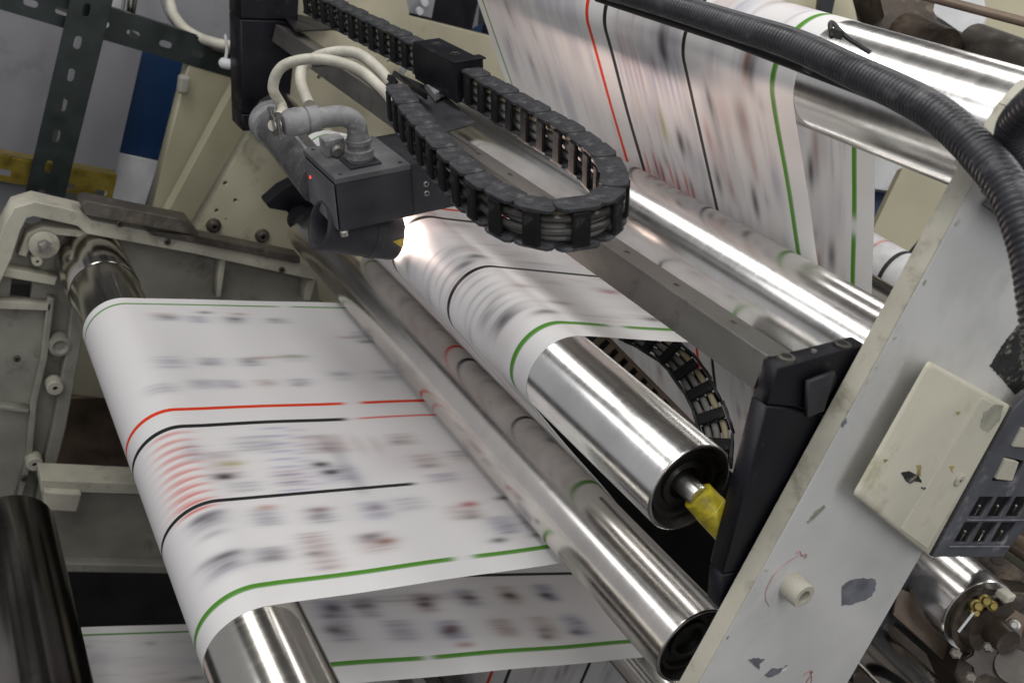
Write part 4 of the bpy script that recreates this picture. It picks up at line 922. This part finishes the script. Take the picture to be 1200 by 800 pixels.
T.part('block', prism([PD(u, v, 1.42) for u, v in ((1130, 745), (1160, 690), (1240, 700), (1240, 840), (1140, 840), (1118, 790))], Vector(d(600, 400)).normalized()*.1, .005), 'dirty')
T.part('bracket', prism([PD(u, v, 1.37) for u, v in ((1178, 708), (1204, 722), (1196, 752), (1168, 738))], Vector(d(600, 400)).normalized()*.03, .002), 'brown')
k = T.part('screw', lathe(PD(1189, 732, 1.365), -Vector(d(1189, 732)), [(-.002, .0075), (.003, .0075), (.004, .0045), (.001, .004)], 20), 'bolt')
st = [(1100+43+math.cos(t)*(17 if i % 2 else 27)*.9+12, 774+math.sin(t)*(13 if i % 2 else 24)) for i, t in enumerate(np.linspace(0, 2*math.pi, 13)[:-1])]
T.part('star_plate', prism([PD(u, v, 1.38) for u, v in st], Vector(d(600, 400)).normalized()*.008, .001), 'steelbar')
T.part('round_plate', lathe(PD(1188, 780, 1.37), -Vector(d(1189, 780)), [(-.004, .026), (.004, .024)], 20), 'steelbar', True)
for u, v in ((1137, 793), (1120, 765), (1158, 758)): T.part('nut', lathe(PD(u, v, 1.36), -Vector(d(u, v)), [(-.002, .008), (.005, .008), (.006, .005)], 6), 'nut')
solo('cover_plate', prism([PD(u, v, 1.46) for u, v in ((1052, 688), (1082, 700), (1138, 758), (1124, 790), (1046, 720))], Vector(d(600, 400)).normalized()*.02, .002), 'brown', 'flat brown oiled cover plate below the chrome drive roller', 'plate')
ca, cb = PD(960, 700, 1.62), PD(1135, 866, 1.28)
solo('guide_roller', lathe(ca, (cb-ca), [(0, .034), ((cb-ca).length, .034)], 56), 'steel_mid', 'steel roller behind the bottom of the pale side plate', 'roller', True, group='web guide rollers')
solo('blue_clamp', prism([PX(u, v, -.66) for u, v in ((1060, 640), (1066, 664), (1070, 706), (1040, 740), (1018, 755), (1000, 700))], (-.03, 0, 0), .003), 'boxbase', 'dark blue-grey clamp corner showing behind the side plate at the lower right', 'clamp')
G2 = 'dark rods at the lower right'
for i, (a, b_, r, lab) in enumerate([((1020, 700), (1150, 810), .010, 'dark rod below the brown cover plate'), ((1150, 610), (1240, 670), .016, 'brown rod behind the grille base'), ((1168, 640), (1240, 690), .008, 'thin olive rod beside the brown rod at the right edge')]):
    solo('rod', tube([PD(*a, 1.6), PD(*b_, 1.45)], r, 16), ['black2', 'brown', 'casting'][i], lab, 'rod', True, G2)
T = Thing('dark_bracketry', 'dark oily machinery mass behind the drive roller in the lower right corner', 'machinery', PD(1150, 700, 1.75))
T.part('block', pd(((1040, 600), (1240, 560), (1260, 830), (980, 830)), 1.78, .1, .006), 'dirty')
for i in range(9):
    u, v = random.uniform(1080, 1195), random.uniform(640, 700); T.part('boss', lathe(PD(u, v, 1.74), -Vector(d(u, v)), [(-.01, .014), (.02, .013), (.021, .006)], 12), random.choice(['dirty', 'steelbar', 'brown']), True)

# second cable chain seen below the web, and its perforated strip
SP = [PX(u, v, x) for u, v, x in ((742, 398, -1.30), (772, 404, -1.18), (800, 430, -1.10), (822, 462, -1.02), (838, 490, -.965), (845, 512, -.93), (848, 530, -.90))]
PP = [PD(u, v, e) for u, v, e in ((735, 385, 1.75), (765, 398, 1.70), (792, 418, 1.64), (815, 448, 1.58), (832, 482, 1.53), (842, 515, 1.49), (838, 545, 1.46))]
pth = resample(smooth_path(PP, 10), .050)
view0 = Vector(d(800, 450)).normalized()
def up2(p):                                            # its crossbars face the viewer's side
    i = min(range(len(pth)), key=lambda k: (pth[k]-p).length); t = (pth[min(i+1, len(pth)-1)]-pth[max(i-1, 0)]).normalized()
    return t.cross((view0-t*view0.dot(t)).normalized())
chain(pth, 'black cable chain seen under the web edge between the chrome roller and black bracket', PD(840, 545, 1.46), up2)
sa, sb_ = PD(700, 396, 1.80), PD(812, 512, 1.52); t = (sb_-sa).normalized(); view = -Vector(d(760, 450)).normalized(); n_ = view.cross(t).normalized(); vv = t.cross(n_)
Ls = (sb_-sa).length
T = Thing('perforated_strip', 'brown steel strip with square holes beside the lower cable chain', 'strip', sb_)
T.part('strip', flat_plate([(0, -.017), (Ls, -.017), (Ls, .017), (0, .017)], [[(x, -.010), (x+.018, -.010), (x+.018, .010), (x, .010)] for x in np.arange(.02, Ls-.02, .036)], sa, t, n_, .003), 'brown')
T.part('backing', box((sa+sb_)/2-vv*.012, (Ls, .03, .004), (t, n_, vv)), 'hole')
